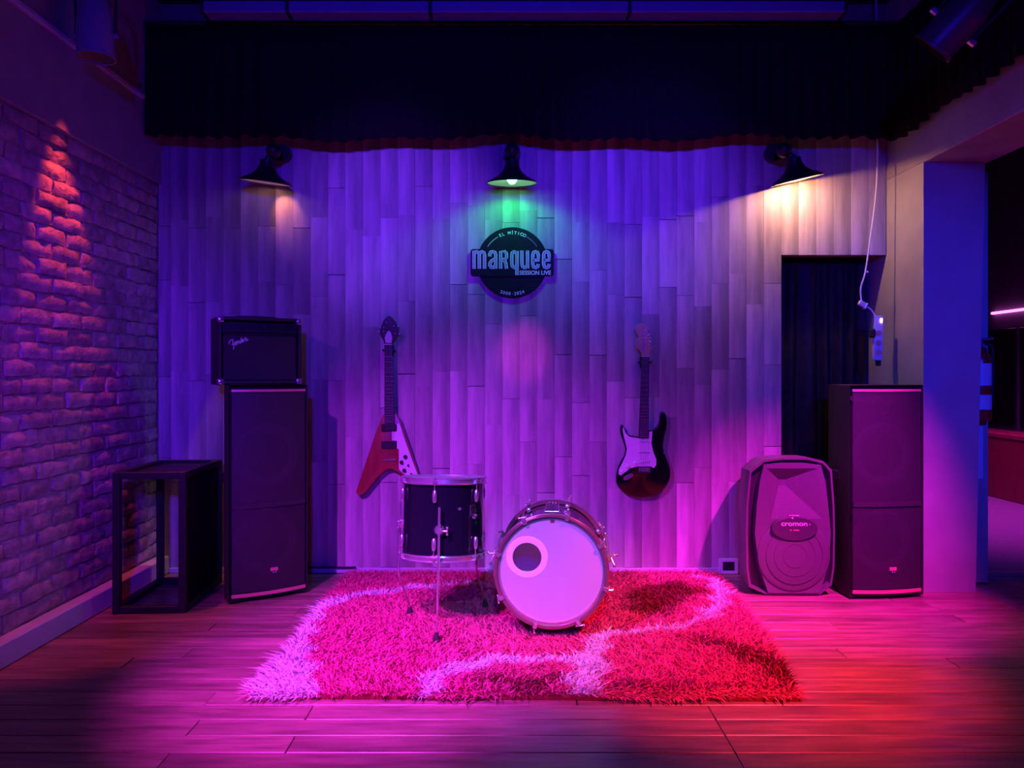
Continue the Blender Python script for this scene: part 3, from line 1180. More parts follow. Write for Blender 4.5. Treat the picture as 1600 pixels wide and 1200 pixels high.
# ================================================================== DRUMS
# ------------------------------------------------------------------ floor tom
TX, TY, TZ0, TZ1, TR = -0.312, 3.40, 0.340, 0.694, 0.178
tom = thing('floor_tom', 'black floor tom drum with chrome lugs standing on three legs', 'drum', (TX, TY, 0), (R(-4.5), R(0.6), 0))
tom_inv = Euler((R(-4.5), R(0.6), 0)).to_matrix().inverted()
q = MB()
q.lathe([(TR, TZ0 + 0.012), (TR, TZ1 - 0.014), (TR - 0.008, TZ1 - 0.012), (TR - 0.008, TZ0 + 0.010)], 64, closed=True)
q.build('shell', m_shell, tom)
for z, nm, sg in ((TZ1, 'top', 1), (TZ0, 'bottom', -1)):
    q = MB()
    q.lathe([(TR + 0.005, z - sg * 0.026), (TR + 0.013, z - sg * 0.028), (TR + 0.014, z - sg * 0.024), (TR + 0.009, z - sg * 0.020),
             (TR + 0.008, z - sg * 0.006), (TR + 0.013, z - sg * 0.003), (TR + 0.013, z), (TR + 0.003, z), (TR + 0.003, z - sg * 0.02)], 64, closed=True)
    q.build(nm + '_hoop', m_chrome, tom)
    q = MB()
    zz = z - sg * 0.009
    q.lathe([(0.0, zz), (TR - 0.02, zz), (TR - 0.004, zz - sg * 0.001), (TR + 0.002, zz - sg * 0.004)], 64)
    q.build(nm + '_head', m_head, tom)


def lug_mesh():
    q = MB()
    prof = [(0.0, -0.030), (0.006, -0.030), (0.010, -0.022), (0.0105, 0.004), (0.008, 0.018), (0.006, 0.022), (0.0, 0.022)]
    M = Matrix.Diagonal((1.0, 0.9, 1.0, 1))
    q.lathe(prof, 14, M)
    o = q.build('lug', m_chrome)
    me = o.data
    bpy.data.objects.remove(o)
    return me


def rod_mesh(L):
    q = MB()
    q.cyl((0, 0, 0), (0, 0, L), 0.0028, n=8)
    q.cyl((0, 0, L - 0.004), (0, 0, L + 0.006), 0.0055, n=8)
    q.box((0, -0.002, L - 0.010), (0.016, 0.012, 0.014), 0.002)
    o = q.build('tension_rod', m_chrome)
    me = o.data
    bpy.data.objects.remove(o)
    return me


lugm, rodm = lug_mesh(), rod_mesh(0.052)
for i in range(6):
    a = R(-90 + 60 * i - 7)
    x, y = math.cos(a), math.sin(a)
    l1 = link_copy(lugm, 'lug', tom, (x * (TR + 0.011), y * (TR + 0.011), TZ1 - 0.072), (0, 0, a + PI / 2))
    link_copy(rodm, 'tension_rod', l1, (0, -0.001, 0.016))
    l2 = link_copy(lugm, 'lug', tom, (x * (TR + 0.011), y * (TR + 0.011), TZ0 + 0.072), (PI, 0, a - PI / 2))
    link_copy(rodm, 'tension_rod', l2, (0, 0.001, 0.016))
legs = [((0.0, -0.212), (682, 1000), None), ((-0.205, 0.055), (640, 958), 912), ((0.140, 0.150), (758, 946), 912)]
for k, ((bx, by), foot, kink) in enumerate(legs):
    fx, fy = floor_pt(*foot, 0.03)
    fl_v = tom_inv @ Vector((fx - TX, fy - TY, 0.014))
    fx, fy, fz = fl_v.x, fl_v.y, fl_v.z - 0.014
    rr = math.hypot(bx, by)
    ux, uy = bx / rr, by / rr
    br = MB()
    M = Matrix.Translation((ux * (TR + 0.004), uy * (TR + 0.004), 0.475)) @ Vector((ux, uy, 0)).to_track_quat('Z', 'Y').to_matrix().to_4x4()
    br.lathe([(0.0, 0.034), (0.012, 0.034), (0.016, 0.026), (0.021, 0.012), (0.024, 0.0), (0.024, -0.004)], 20, M)
    br.build('leg_bracket', m_chrome, tom)
    wn = MB()
    sx_, sy_ = -uy, ux
    c0 = Vector((ux * (TR + 0.026), uy * (TR + 0.026), 0.475))
    tdir = Vector((sx_, sy_, 0))
    wn.cyl(c0, c0 + tdir * 0.036, 0.004, n=8)
    wn.cyl(c0 + tdir * 0.034 + Vector((0, 0, -0.014)), c0 + tdir * 0.034 + Vector((0, 0, 0.014)), 0.004, n=8)
    wn.sphere(c0 + tdir * 0.034 + Vector((0, 0, 0.014)), 0.006, 8)
    wn.sphere(c0 + tdir * 0.034 + Vector((0, 0, -0.014)), 0.006, 8)
    wn.build('wing_screw', m_chrome, tom)
    lx, ly = ux * (TR + 0.032), uy * (TR + 0.032)
    top = (lx, ly, 0.475 + 0.10)
    if kink is None:
        ptsl = [top, (lx, ly, 0.30), (lx + (fx - lx) * 0.3, ly + (fy - ly) * 0.3, 0.20), (fx, fy, 0.055 + fz)]
    else:
        ptsl = [top, (lx, ly, 0.29), (lx, ly, 0.26), (lx + (fx - lx) * 0.15, ly + (fy - ly) * 0.15, 0.225), (fx, fy, 0.055 + fz)]
    lg = MB()
    lg.tube(ptsl, 0.0052, n=10)
    lo_ = lg.build('leg', m_chrome, tom)
    ft = MB()
    ft.lathe([(0.0, 0.014), (0.016, 0.014), (0.017, 0.022), (0.010, 0.050), (0.008, 0.062), (0.0, 0.062)], 14, Matrix.Translation((fx, fy, fz)))
    ft.build('rubber_foot', m_rubber, lo_)
q = MB()
a = R(-42)
M = Matrix.Rotation(a + PI / 2, 4, 'Z')
q.box((0, 0, 0), (0.034, 0.010, 0.05), 0.004)
o = q.build('side_bracket', m_metalblack, tom, loc=(math.cos(a) * (TR + 0.004), math.sin(a) * (TR + 0.004), 0.555))
o.rotation_euler = (0, 0, a + PI / 2)
q = MB()
q.cyl((0, -0.004, -0.03), (0, -0.016, -0.03), 0.006, n=10)
q.cyl((0.010, -0.004, -0.020), (0.010, -0.016, -0.020), 0.005, n=10)
o2 = q.build('bolt', m_chrome, o)
a = R(-63)
q = MB()
q.cyl((0, 0, 0), (0, -0.006, 0), 0.007, n=12)
o = q.build('vent', m_chrome, tom, loc=(math.cos(a) * (TR + 0.001), math.sin(a) * (TR + 0.001), 0.565))
o.rotation_euler = (0, 0, a + PI / 2)

# ------------------------------------------------------------------ bass drum lying towards the camera
BR = 0.226
bz = 0.309
bass = thing('bass_drum', 'bass drum with white ported front head lying on the rug', 'drum', (0.183, 3.475, 0), (0, 0, R(-4.5)))
yf, yr = -0.195, 0.195
MX = Matrix.Translation((0, 0, bz)) @ Matrix.Rotation(R(90), 4, 'X')     # lathe z -> towards the front
q = MB()
q.lathe([(BR, -0.180), (BR, 0.180), (BR - 0.007, 0.180), (BR - 0.007, -0.180)], 80, MX, closed=True)
sh = q.build('shell', m_shell, bass)
q = MB()
q.lathe([(BR - 0.0072, -0.178), (BR - 0.0072, 0.178)], 80, MX)
o = q.build('shell_lining', m_wood_in, bass)
o['label'] = 'pale wooden inside of the shell'
for sg, nm in ((1, 'front_hoop'), (-1, 'rear_hoop')):
    q = MB()
    q.lathe([(BR + 0.004, sg * 0.168), (BR + 0.019, sg * 0.168), (BR + 0.020, sg * 0.172), (BR + 0.020, sg * 0.204), (BR + 0.018, sg * 0.207),
             (BR + 0.008, sg * 0.207), (BR + 0.006, sg * 0.204)], 96, MX, closed=True)
    q.build(nm, m_hoopwood, bass)
    q = MB()
    q.lathe([(BR + 0.014, sg * 0.2072), (BR + 0.0208, sg * 0.2035), (BR + 0.0208, sg * 0.190), (BR + 0.0195, sg * 0.190), (BR + 0.0135, sg * 0.205)], 96, MX, closed=True)
    q.build(nm.replace('hoop', 'hoop_inlay'), m_chrome, bass)
    q = MB()
    q.lathe([(BR + 0.0055, sg * 0.186), (BR + 0.0055, sg * 0.192), (BR - 0.006, sg * 0.1925), (BR - 0.006, sg * 0.187)], 96, MX, closed=True)
    q.build(nm.replace('hoop', 'head_collar'), m_chrome, bass)
# front head with its port
hx, hz = -0.104, 0.057
N = 96
hr = 0.062


def ray_out(a, Ro):
    dx, dz = math.cos(a), math.sin(a)
    bq = hx * dx + hz * dz
    cq = hx * hx + hz * hz - Ro * Ro
    return -bq + math.sqrt(bq * bq - cq)


vs, fs = [], []
RO = BR + 0.004
for i in range(N):
    a = 2 * PI * i / N
    L = ray_out(a, RO)
    for t in (0, 0.25, 0.6, 1.0):
        r_ = hr + (L - hr) * t
        vs.append((hx + r_ * math.cos(a), -0.188, bz + hz + r_ * math.sin(a)))
for i in range(N):
    j = (i + 1) % N
    for t in range(3):
        fs.append((i * 4 + t, i * 4 + t + 1, j * 4 + t + 1, j * 4 + t))
q = MB()
q.add(vs, fs)
q.build('front_head', m_head, bass)
q = MB()
M = Matrix.Translation((hx, -0.188, bz + hz)) @ Matrix.Rotation(R(90), 4, 'X')
q.lathe([(hr, 0.0), (hr, 0.003), (hr + 0.002, 0.004), (0.088, 0.0025), (0.090, 0.0)], 64, M, closed=True)
o = q.build('port_ring', m_ringm, bass)
o['label'] = 'bright round ring around the port hole'
q = MB()
q.lathe([(0.0, -0.188), (BR + 0.004, -0.188)], 80, MX)
q.build('rear_head', m_head, bass)
q = MB()
q.box((0.005, -0.1885, bz + BR - 0.014), (0.018, 0.002, 0.014), 0.0008)
q.build('head_label', m_hoopwood, bass)


def claw_mesh():
    q = MB()
    q.box((0, 0.0, 0.004), (0.018, 0.046, 0.006), 0.002)          # over the hoop
    q.box((0, -0.0235, -0.006), (0.018, 0.006, 0.022), 0.002)     # hooks the front edge
    q.box((0, 0.022, 0.008), (0.016, 0.012, 0.016), 0.003)
    o = q.build('claw', m_chrome)
    me = o.data
    bpy.data.objects.remove(o)
    return me


def trod_mesh():
    q = MB()
    q.cyl((0, -0.03, 0), (0, 0.075, 0), 0.003, n=8)
    q.cyl((-0.016, -0.032, 0), (0.016, -0.032, 0), 0.0038, n=8)
    q.sphere((-0.016, -0.032, 0), 0.0052, 8)
    q.sphere((0.016, -0.032, 0), 0.0052, 8)
    o = q.build('tension_rod', m_chrome)
    me = o.data
    bpy.data.objects.remove(o)
    return me


clawm, trodm = claw_mesh(), trod_mesh()
blug = MB()
blug.box((0, 0, 0), (0.022, 0.046, 0.020), 0.006, seg=2)
o = blug.build('lug', m_chrome)
blugm = o.data
bpy.data.objects.remove(o)
for sg in (1, -1):
    for i in range(8):
        a = R(22.5 + 45 * i + 6)
        dx, dz = math.cos(a), math.sin(a)
        ry = PI / 2 - a
        rot = Euler((0, ry, 0)) if sg == 1 else (Euler((0, ry, 0)).to_matrix() @ Euler((0, 0, PI)).to_matrix()).to_euler()
        c_ = link_copy(clawm, 'claw', bass, (dx * (BR + 0.0205), -sg * 0.188, bz + dz * (BR + 0.0205)), rot)
        link_copy(trodm, 'tension_rod', c_, (0, 0.022, 0.012), (0, R(70 if i % 2 else 20), 0))
        link_copy(blugm, 'lug', bass, (dx * (BR + 0.011), -sg * 0.105, bz + dz * (BR + 0.011)), rot)
# spurs on both sides
for sg in (-1, 1):
    a = R(90 - sg * 82)
    dx, dz = math.cos(a), math.sin(a)
    c0 = Vector((dx * (BR + 0.006), -0.05, bz + dz * (BR + 0.006)))
    q = MB()
    q.box(c0, (0.014, 0.05, 0.06), 0.004)
    sb = q.build('spur_bracket', m_chrome, bass)
    q = MB()
    q.cyl(c0, c0 + Vector((sg * 0.055, -0.01, 0.012)), 0.005, n=8)
    q.sphere(c0 + Vector((sg * 0.055, -0.01, 0.012)), 0.008, 8)
    q.cyl(c0 + Vector((sg * 0.03, 0.0, 0.0)), c0 + Vector((sg * 0.045, -0.02, -0.035)), 0.004, n=8)
    q.sphere(c0 + Vector((sg * 0.045, -0.02, -0.035)), 0.007, 8)
    q.build('wing_screw', m_chrome, sb)
    q = MB()
    p1 = c0 + Vector((sg * 0.02, 0, 0))
    q.tube([p1 + Vector((sg * 0.004, -0.035, -0.012)), p1, p1 + Vector((0, 0.10, 0.03)), p1 + Vector((-sg * 0.004, 0.21, 0.055))], 0.006, n=8)
    q.sphere(p1 + Vector((-sg * 0.004, 0.215, 0.056)), 0.010, 10)
    q.build('spur', m_chrome, bass)
# tom mount on top of the shell
q = MB()
zt = bz + BR
q.add([(-0.034, -0.10, zt - 0.002), (0.034, -0.10, zt - 0.002), (0.026, 0.06, zt - 0.002), (-0.026, 0.06, zt - 0.002),
       (-0.028, -0.09, zt + 0.016), (0.028, -0.09, zt + 0.016), (0.022, 0.05, zt + 0.022), (-0.022, 0.05, zt + 0.022)],
      [(0, 3, 2, 1), (4, 5, 6, 7), (0, 1, 5, 4), (1, 2, 6, 5), (2, 3, 7, 6), (3, 0, 4, 7)])
tm = q.build('mount_plate', m_shell, bass)
q = MB()
q.tube([(-0.030, -0.10, zt + 0.012), (0.030, -0.10, zt + 0.012)], 0.004)
q.tube([(-0.027, 0.052, zt + 0.022), (-0.031, -0.095, zt + 0.014)], 0.0025)
q.tube([(0.027, 0.052, zt + 0.022), (0.031, -0.095, zt + 0.014)], 0.0025)
for x in (-0.034, 0.0, 0.034):
    q.cyl((x, -0.104, zt - 0.004), (x, -0.104, zt + 0.012), 0.005, n=8)
for x in (-0.016, 0.0, 0.014):
    q.sphere((x, 0.055, zt + 0.024), 0.005, 8)
q.build('mount_trim', m_chrome, bass)

# ================================================================== GUITARS
GS = 4.40 / F


def hanger(label, x, z):
    t = thing('guitar_hanger', label, 'hanger', (x, BACK - 0.003, z))
    q = MB()
    q.box((0, -0.006, 0), (0.045, 0.012, 0.07), 0.005)
    q.build('back_plate', m_metalblack, t)
    for sg in (-1, 1):
        q = MB()
        q.tube([(sg * 0.006, -0.010, 0), (sg * 0.031, -0.014, 0.0), (sg * 0.032, -0.06, 0.0), (sg * 0.030, -0.072, 0.006)], 0.0045, n=8)
        q.build('prong', m_rubber, t)
    return t


def strings(t, xs0, z0, xs1, z1, y0, y1):
    for a, b in zip(xs0, xs1):
        q = MB()
        q.cyl((a, y0, z0), (b, y1, z1), 0.0006, n=5, caps=False)
        q.build('string', m_chrome, t)


def frets(t, cx, z_nut, scale, w0, w1, zend, y):
    q = MB()
    q.box((0, 0, 0), (1, 0.002, 0.0022))
    o = q.build('fret', m_chrome)
    me = o.data
    bpy.data.objects.remove(o)
    for i in range(1, 22):
        z = z_nut - scale * (1 - 2 ** (-i / 12))
        if z < zend:
            break
        u = (z_nut - z) / (z_nut - zend)
        link_copy(me, 'fret', t, (cx, y, z), None, (w0 + (w1 - w0) * u, 1, 1))


# ---- left-handed double-cutaway guitar
def sz(x, y):
    return ((900 + x / 3.75 - 1006.5) * GS, (775 - (480 + y / 3.75)) * GS)


gt = thing('electric_guitar', 'glossy black double-cutaway electric guitar with white pickguard hanging on the plank wall', 'guitar',
           ((1006.5 - 800) * GS, 4.413, H + (585 - 775) * GS), (0, 0, 0))
bo = [sz(*p) for p in [(340, 757), (305, 745), (284, 715), (272, 690), (262, 697), (260, 735), (276, 785), (289, 830), (284, 868), (262, 905), (243, 950),
                       (235, 1000), (243, 1045), (285, 1088), (345, 1107), (400, 1110), (470, 1097), (525, 1052), (552, 990), (545, 925), (522, 868), (510, 815),
                       (520, 750), (532, 690), (527, 635), (508, 610), (494, 628), (486, 680), (462, 714), (440, 722), (420, 724), (400, 740), (370, 757)]]
q = MB()
q.prism([tuple(p) for p in spline(bo, 4)], -0.021, 0.021, 0.006, 3)
q.build('body', m_sblack, gt, angle=50)
pgp = [sz(*p) for p in [(276, 702), (288, 735), (310, 757), (345, 764), (380, 768), (422, 768), (426, 740), (430, 728), (446, 727), (443, 760), (440, 800), (452, 850),
                        (468, 890), (469, 922), (455, 942), (436, 932), (357, 932), (315, 944), (285, 968), (262, 985), (249, 978), (250, 950), (268, 915), (290, 868),
                        (297, 830), (285, 780), (275, 740), (271, 712)]]
q = MB()
q.prism(pgp, -0.0245, -0.021, 0.0008, 1)
pg = q.build('pickguard', m_pg, gt, smooth=False)
pg['label'] = 'white plastic pickguard'
nx0, nzn = sz(405, 290)
nx1, nze = sz(393, 768)
q = MB()
for_w0, for_w1 = 0.043, 0.056
q.add([(nx0 - for_w0 / 2, -0.031, nzn), (nx0 + for_w0 / 2, -0.031, nzn), (nx1 + for_w1 / 2, -0.031, nze), (nx1 - for_w1 / 2, -0.031, nze),
       (nx0 - for_w0 / 2, -0.0255, nzn), (nx0 + for_w0 / 2, -0.0255, nzn), (nx1 + for_w1 / 2, -0.0255, nze), (nx1 - for_w1 / 2, -0.0255, nze)],
      [(0, 1, 2, 3), (4, 7, 6, 5), (0, 4, 5, 1), (1, 5, 6, 2), (2, 6, 7, 3), (3, 7, 4, 0)])
q.build('fretboard', m_rose, gt, smooth=False)
q = MB()
prof = [(-1, -0.0255), (1, -0.0255), (0.85, -0.012), (0.45, -0.006), (-0.45, -0.006), (-0.85, -0.012)]
vs = [(nx0 + a * for_w0 / 2, y, nzn) for a, y in prof] + [(nx1 + a * for_w1 / 2, y, nze) for a, y in prof]
q.add(vs, [(i, (i + 1) % 6, 6 + (i + 1) % 6, 6 + i) for i in range(6)] + [tuple(range(6))[::-1], tuple(range(6, 12))])
q.build('neck', m_maple, gt)
frets(gt, (nx0 + nx1) / 2, nzn, 0.648, for_w0, for_w1, nze, -0.0312)
hs = [sz(*p) for p in [(384, 291), (380, 262), (362, 248), (350, 236), (347, 215), (352, 190), (364, 170), (352, 150), (346, 125), (356, 104), (378, 95), (402, 102),
                       (413, 122), (414, 145), (420, 165), (428, 200), (434, 235), (430, 262), (424, 280), (424, 291)]]
q = MB()
q.prism(hs, -0.028, -0.014, 0.002, 1)
hso = q.build('headstock', m_maple, gt)
hso['label'] = 'pale maple headstock with a rounded tip'
q = MB()
q.box((nx0, -0.0300, nzn + 0.001), (0.043, 0.006, 0.004))
q.build('nut', m_white, gt)
posts = [(388, 250), (395, 228), (400, 206), (402, 184), (404, 162), (402, 140)]
pegs = [(444, 240), (441, 220), (438, 200), (434, 180), (430, 160), (424, 140)]
for (a, b), (c, d) in zip(posts, pegs):
    x, z = sz(a, b)
    X, Z = sz(c, d)
    q = MB()
    q.cyl((x, -0.036, z), (x, -0.026, z), 0.0035, n=10)
    q.cyl((x, -0.0295, z), (x, -0.0275, z), 0.006, n=10)
    q.cyl((x, -0.013, z), (X, -0.013, Z), 0.003, n=8)
    q.box((X, -0.013, Z), (0.012, 0.010, 0.014), 0.004, seg=2)
    q.build('tuner', m_chrome, gt)
for (a, b, rz) in ((398, 786, 0), (396, 847, 0), (398, 905, 8)):
    x, z = sz(a, b)
    q = MB()
    q.box((x, -0.0275, z), (0.070, 0.007, 0.014), 0.004, rot=(0, R(-rz), 0), seg=2)
    pk = q.build('pickup', m_white, gt)
    q = MB()
    for i in range(6):
        dx = (-2.5 + i) * 0.0104
        q.cyl((x + dx, -0.0318, z + dx * math.sin(R(rz))), (x + dx, -0.030, z + dx * math.sin(R(rz))), 0.0025, n=8)
    q.build('pole_piece', m_metalblack, pk)
for a, b in ((345, 913), (300, 932), (266, 964)):
    x, z = sz(a, b)
    q = MB()
    q.lathe([(0.0, 0.016), (0.0075, 0.016), (0.0095, 0.006), (0.0125, 0.0)], 18, Matrix.Translation((x, -0.0245, z)) @ Matrix.Rotation(R(90), 4, 'X'))
    q.build('knob', m_white, gt)
q = MB()
x, z = sz(397, 952)
q.box((x, -0.0235, z), (0.078, 0.006, 0.040), 0.002)
q.box((x, -0.029, z + 0.006), (0.066, 0.006, 0.016), 0.002)
br = q.build('bridge', m_metalblack, gt)
q = MB()
for i in range(6):
    q.box((x + (-2.5 + i) * 0.0108, -0.0305, z + 0.002), (0.0085, 0.005, 0.022), 0.001)
q.build('saddles', m_chrome, br)
x, z = sz(305, 993)
ell = [(0.032 * math.cos(a), 0.014 * math.sin(a)) for a in np.linspace(0, 2 * PI, 28)[:-1]]
ca_, sa_ = math.cos(R(28)), math.sin(R(28))
q = MB()
q.prism([(x + a * ca_ - b * sa_, z + a * sa_ + b * ca_) for a, b in ell], -0.0235, -0.0205, 0.001, 1)
q.cyl((x, -0.026, z), (x, -0.022, z), 0.007, n=12)
q.build('jack_plate', m_chrome, gt)
for a, b in ((507, 617), (513, 852), (445, 712), (335, 752)):
    x, z = sz(a, b)
    q = MB()
    q.lathe([(0.0, 0.008), (0.005, 0.008), (0.0055, 0.005), (0.003, 0.002), (0.005, 0.0)], 12, Matrix.Translation((x, -0.0205, z)) @ Matrix.Rotation(R(90), 4, 'X'))
    q.build('strap_button', m_chrome, gt)
bx0, bz0 = sz(397, 945)
strings(gt, [nx0 + (-2.5 + i) * 0.0070 for i in range(6)], nzn, [bx0 + (-2.5 + i) * 0.0104 for i in range(6)], bz0, -0.0335, -0.0335)
hanger('small black wall hook holding the black guitar', (1007.9 - 800) * GS, H + (585 - 566) * GS)


# ---- winged guitar
def vz(x, y):
    return ((540 + x / 3.53 - 608) * GS, (775 - (460 + y / 3.53)) * GS)


gv = thing('winged_guitar', 'cherry red V-shaped electric guitar with white pickguard hanging behind the floor tom', 'guitar',
           ((608 - 800) * GS, 4.414, H + (585 - 775) * GS), (0, 0, 0))
vb = [vz(*p) for p in [(207, 662), (276, 655), (300, 690), (345, 820), (400, 985), (435, 1080), (432, 1098), (414, 1106), (392, 1096), (340, 1035), (295, 985), (268, 968), (243, 962), (218, 970),
                       (180, 1005), (112, 1090), (92, 1104), (72, 1106), (58, 1094), (60, 1080), (120, 900), (160, 780)]]
q = MB()
q.prism(vb, -0.020, 0.020, 0.005, 2)
q.build('body', m_vbody, gv, angle=40)
vp = [vz(*p) for p in [(284, 712), (294, 714), (318, 775), (356, 880), (398, 992), (404, 1030), (388, 1046), (352, 1015), (310, 978), (295, 966), (295, 852), (284, 850), (284, 808), (257, 806), (257, 757), (284, 755)]]
q = MB()
q.prism(vp, -0.0235, -0.0195, 0.0008, 1)
o = q.build('pickguard', m_pg, gv, smooth=False)
o['label'] = 'white pickguard on the right wing'
nx0, nzn = vz(238, 277)
nx1, nze = vz(244, 716)
w0_, w1_ = 0.044, 0.057
q = MB()
q.add([(nx0 - w0_ / 2, -0.034, nzn), (nx0 + w0_ / 2, -0.034, nzn), (nx1 + w1_ / 2, -0.030, nze), (nx1 - w1_ / 2, -0.030, nze),
       (nx0 - w0_ / 2, -0.028, nzn), (nx0 + w0_ / 2, -0.028, nzn), (nx1 + w1_ / 2, -0.0195, nze), (nx1 - w1_ / 2, -0.0195, nze)],
      [(0, 1, 2, 3), (4, 7, 6, 5), (0, 4, 5, 1), (1, 5, 6, 2), (2, 6, 7, 3), (3, 7, 4, 0)])
q.build('fretboard', m_rose, gv, smooth=False)
q = MB()
prof = [(-1, 0.0), (1, 0.0), (0.85, 0.012), (0.45, 0.019), (-0.45, 0.019), (-0.85, 0.012)]
vs = [(nx0 + a * w0_ / 2, -0.028 + y, nzn) for a, y in prof] + [(nx1 + a * w1_ / 2, -0.0195 + y, nze) for a, y in prof]
q.add(vs, [(i, (i + 1) % 6, 6 + (i + 1) % 6, 6 + i) for i in range(6)] + [tuple(range(6))[::-1], tuple(range(6, 12))])
q.build('neck', m_neck, gv)
frets(gv, (nx0 + nx1) / 2, nzn, 0.628, w0_, w1_, nze, -0.0325)
q = MB()
for i in (3, 5, 7, 9, 12):
    z = nzn - 0.628 * (1 - (2 ** (-i / 12) + 2 ** (-(i - 1) / 12)) / 2)
    q.cyl((nx0, -0.0345, z), (nx0, -0.032, z), 0.0016, n=10)
q.build('inlay', m_white, gv)


def vh(x, y):
    return ((570 + x / 6.67 - 608) * GS, (775 - (480 + y / 6.67)) * GS)


hs = [vh(*p) for p in [(208, 382), (200, 350), (175, 305), (160, 265), (172, 205), (200, 140), (235, 100), (262, 92), (290, 108), (325, 150), (352, 205), (358, 262), (338, 310), (298, 352), (292, 382)]]
q = MB()
q.prism(hs, -0.030, -0.016, 0.002, 1)
q.build('headstock', mat('dark_headstock', (0.05, 0.025, 0.03), 0.4), gv)
q = MB()
q.prism([vh(*p) for p in [(222, 374), (212, 320), (235, 262), (257, 245), (276, 265), (292, 320), (282, 374)]], -0.0325, -0.0298, 0.0006, 1)
o = q.build('truss_cover', m_white, gv, smooth=False)
o['label'] = 'pale leaf-shaped cover on the headstock'
q = MB()
q.box((nx0, -0.0325, nzn + 0.001), (0.046, 0.007, 0.005))
q.build('nut', m_white, gv)
tp = [((232, 160), (222, 146)), ((205, 215), (166, 213)), ((205, 255), (152, 258)), ((212, 290), (182, 285)), ((310, 200), (350, 200)), ((318, 275), (370, 280))]
for (a, b), (c, d) in tp:
    x, z = vh(a, b)
    X, Z = vh(c, d)
    q = MB()
    q.cyl((x, -0.040, z), (x, -0.028, z), 0.0035, n=10)
    q.cyl((x, -0.018, z), (X, -0.018, Z), 0.003, n=8)
    q.box((X, -0.020, Z), (0.012, 0.012, 0.012), 0.004, seg=2)
    q.build('tuner', m_chrome, gv)
for b in (735, 830):
    x, z = vz(241, b)
    q = MB()
    q.box((x, -0.0245, z), (0.086, 0.012, 0.042), 0.003)
    q.build('pickup', m_pu, gv)
x, z = vz(245, 912)
q = MB()
q.box((x, -0.027, z), (0.074, 0.008, 0.009), 0.002)
for sx in (-0.032, 0.032):
    q.cyl((x + sx, -0.026, z), (x + sx, -0.018, z), 0.005, n=10)
for i in range(6):
    q.box((x + (-2.5 + i) * 0.0104, -0.032, z), (0.006, 0.003, 0.006))
q.build('bridge', m_chrome, gv)
for a, b, r_ in ((331, 895, 0.0115), (310, 925, 0.0115), (325, 970, 0.0115), (347, 941, 0.006), (363, 988, 0.005)):
    x, z = vz(a, b)
    q = MB()
    q.lathe([(0.0, 0.014), (r_ * 0.8, 0.014), (r_, 0.004), (r_ * 1.05, 0.0)], 16, Matrix.Translation((x, -0.0235, z)) @ Matrix.Rotation(R(90), 4, 'X'))
    q.build('knob' if r_ > 0.01 else 'switch', m_pu, gv)
bx0, bz0 = vz(245, 912)
strings(gv, [nx0 + (-2.5 + i) * 0.0070 for i in range(6)], nzn, [bx0 + (-2.5 + i) * 0.0104 for i in range(6)], bz0, -0.0365, -0.0335)
hanger('small black wall hook holding the red V-shaped guitar', (608 - 800) * GS, H + (585 - 548) * GS)

# ================================================================== SIGN
SD_ = 4.43
SS = SD_ / F
sg_t = thing('round_sign', 'round dark sign with MARQUEE lettering below the green lamp', 'sign', (0.5 * SS, 4.4435, H + (585 - 410) * SS))
sg_t.scale = (1, 0.6, 1)
q = MB()
rad = 55.5 * SS
circ = [(rad * math.cos(a), rad * math.sin(a)) for a in np.linspace(0, 2 * PI, 97)[:-1]]
q.prism(circ, -0.008, 0.008, 0.0015, 1)
q.build('disc', m_sign, sg_t)


def sgp(x, y):
    return ((x - 690) / 8.57 * SS, (600 - y) / 8.57 * SS)


def rrect(x0, y0, x1, y1, r, n=6):
    out = []
    for cx, cy, a0 in ((x1 - r, y1 - r, 0), (x0 + r, y1 - r, 90), (x0 + r, y0 + r, 180), (x1 - r, y0 + r, 270)):
        for i in range(n + 1):
            a = R(a0 + 90 * i / n)
            out.append((cx + r * math.cos(a), cy + r * math.sin(a)))
    return out


p0, p1 = sgp(130, 780), sgp(1245, 420)
q = MB()
q.prism(rrect(p0[0], p0[1], p1[0], p1[1], 0.014), -0.016, -0.006, 0.0015, 1)
pln = q.build('name_plate', m_sign, sg_t)
T, B = 455, 670
arch = lambda xa, xb, yt, yb: [(xa, yb), (xa, yt + 45), (xa + (xb - xa) * 0.12, yt + 14), ((xa + xb) / 2, yt), (xb - (xb - xa) * 0.12, yt + 14), (xb, yt + 45), (xb, yb)]
bowl = lambda xa, xb, yt, yb: [(xa, yt), (xa, yb - 45), (xa + (xb - xa) * 0.12, yb - 14), ((xa + xb) / 2, yb), (xb - (xb - xa) * 0.12, yb - 14), (xb, yb - 45), (xb, yt)]
marq = [
    [[(176, B + 15), (176, T - 15)], arch(176, 247, T, B + 15), arch(247, 318, T, B + 15)],
    [[(388, 520), (388, 490), (400, 462), (428, T), (458, 465), (468, 500), (468, B + 15)], [(468, 548), (410, 580), (390, 610), (390, 640), (402, 665), (428, B), (468, 640)]],
    [[(534, B + 15), (534, T), (590, T), (612, 475), (612, 530), (590, 560), (552, 560)], [(575, 560), (600, 600), (614, B + 15)]],
    [[(752, 770), (752, T - 10)], [(752, 500), (740, 468), (714, T), (690, 468), (682, 510), (682, 620), (692, 655), (716, B), (742, 650)]],
    [bowl(818, 894, T - 15, B), [(894, T - 15), (894, B + 10)]],
    [[(966, 570), (1038, 570), (1038, 500), (1028, 466), (1001, T), (974, 466), (964, 500), (964, 620), (974, 660), (1001, B), (1030, 658), (1038, 620)]],
    [[(1112, 570), (1183, 570), (1183, 500), (1174, 466), (1148, T), (1120, 466), (1110, 500), (1110, 620), (1120, 660), (1148, B), (1176, 658), (1184, 620)]],
]
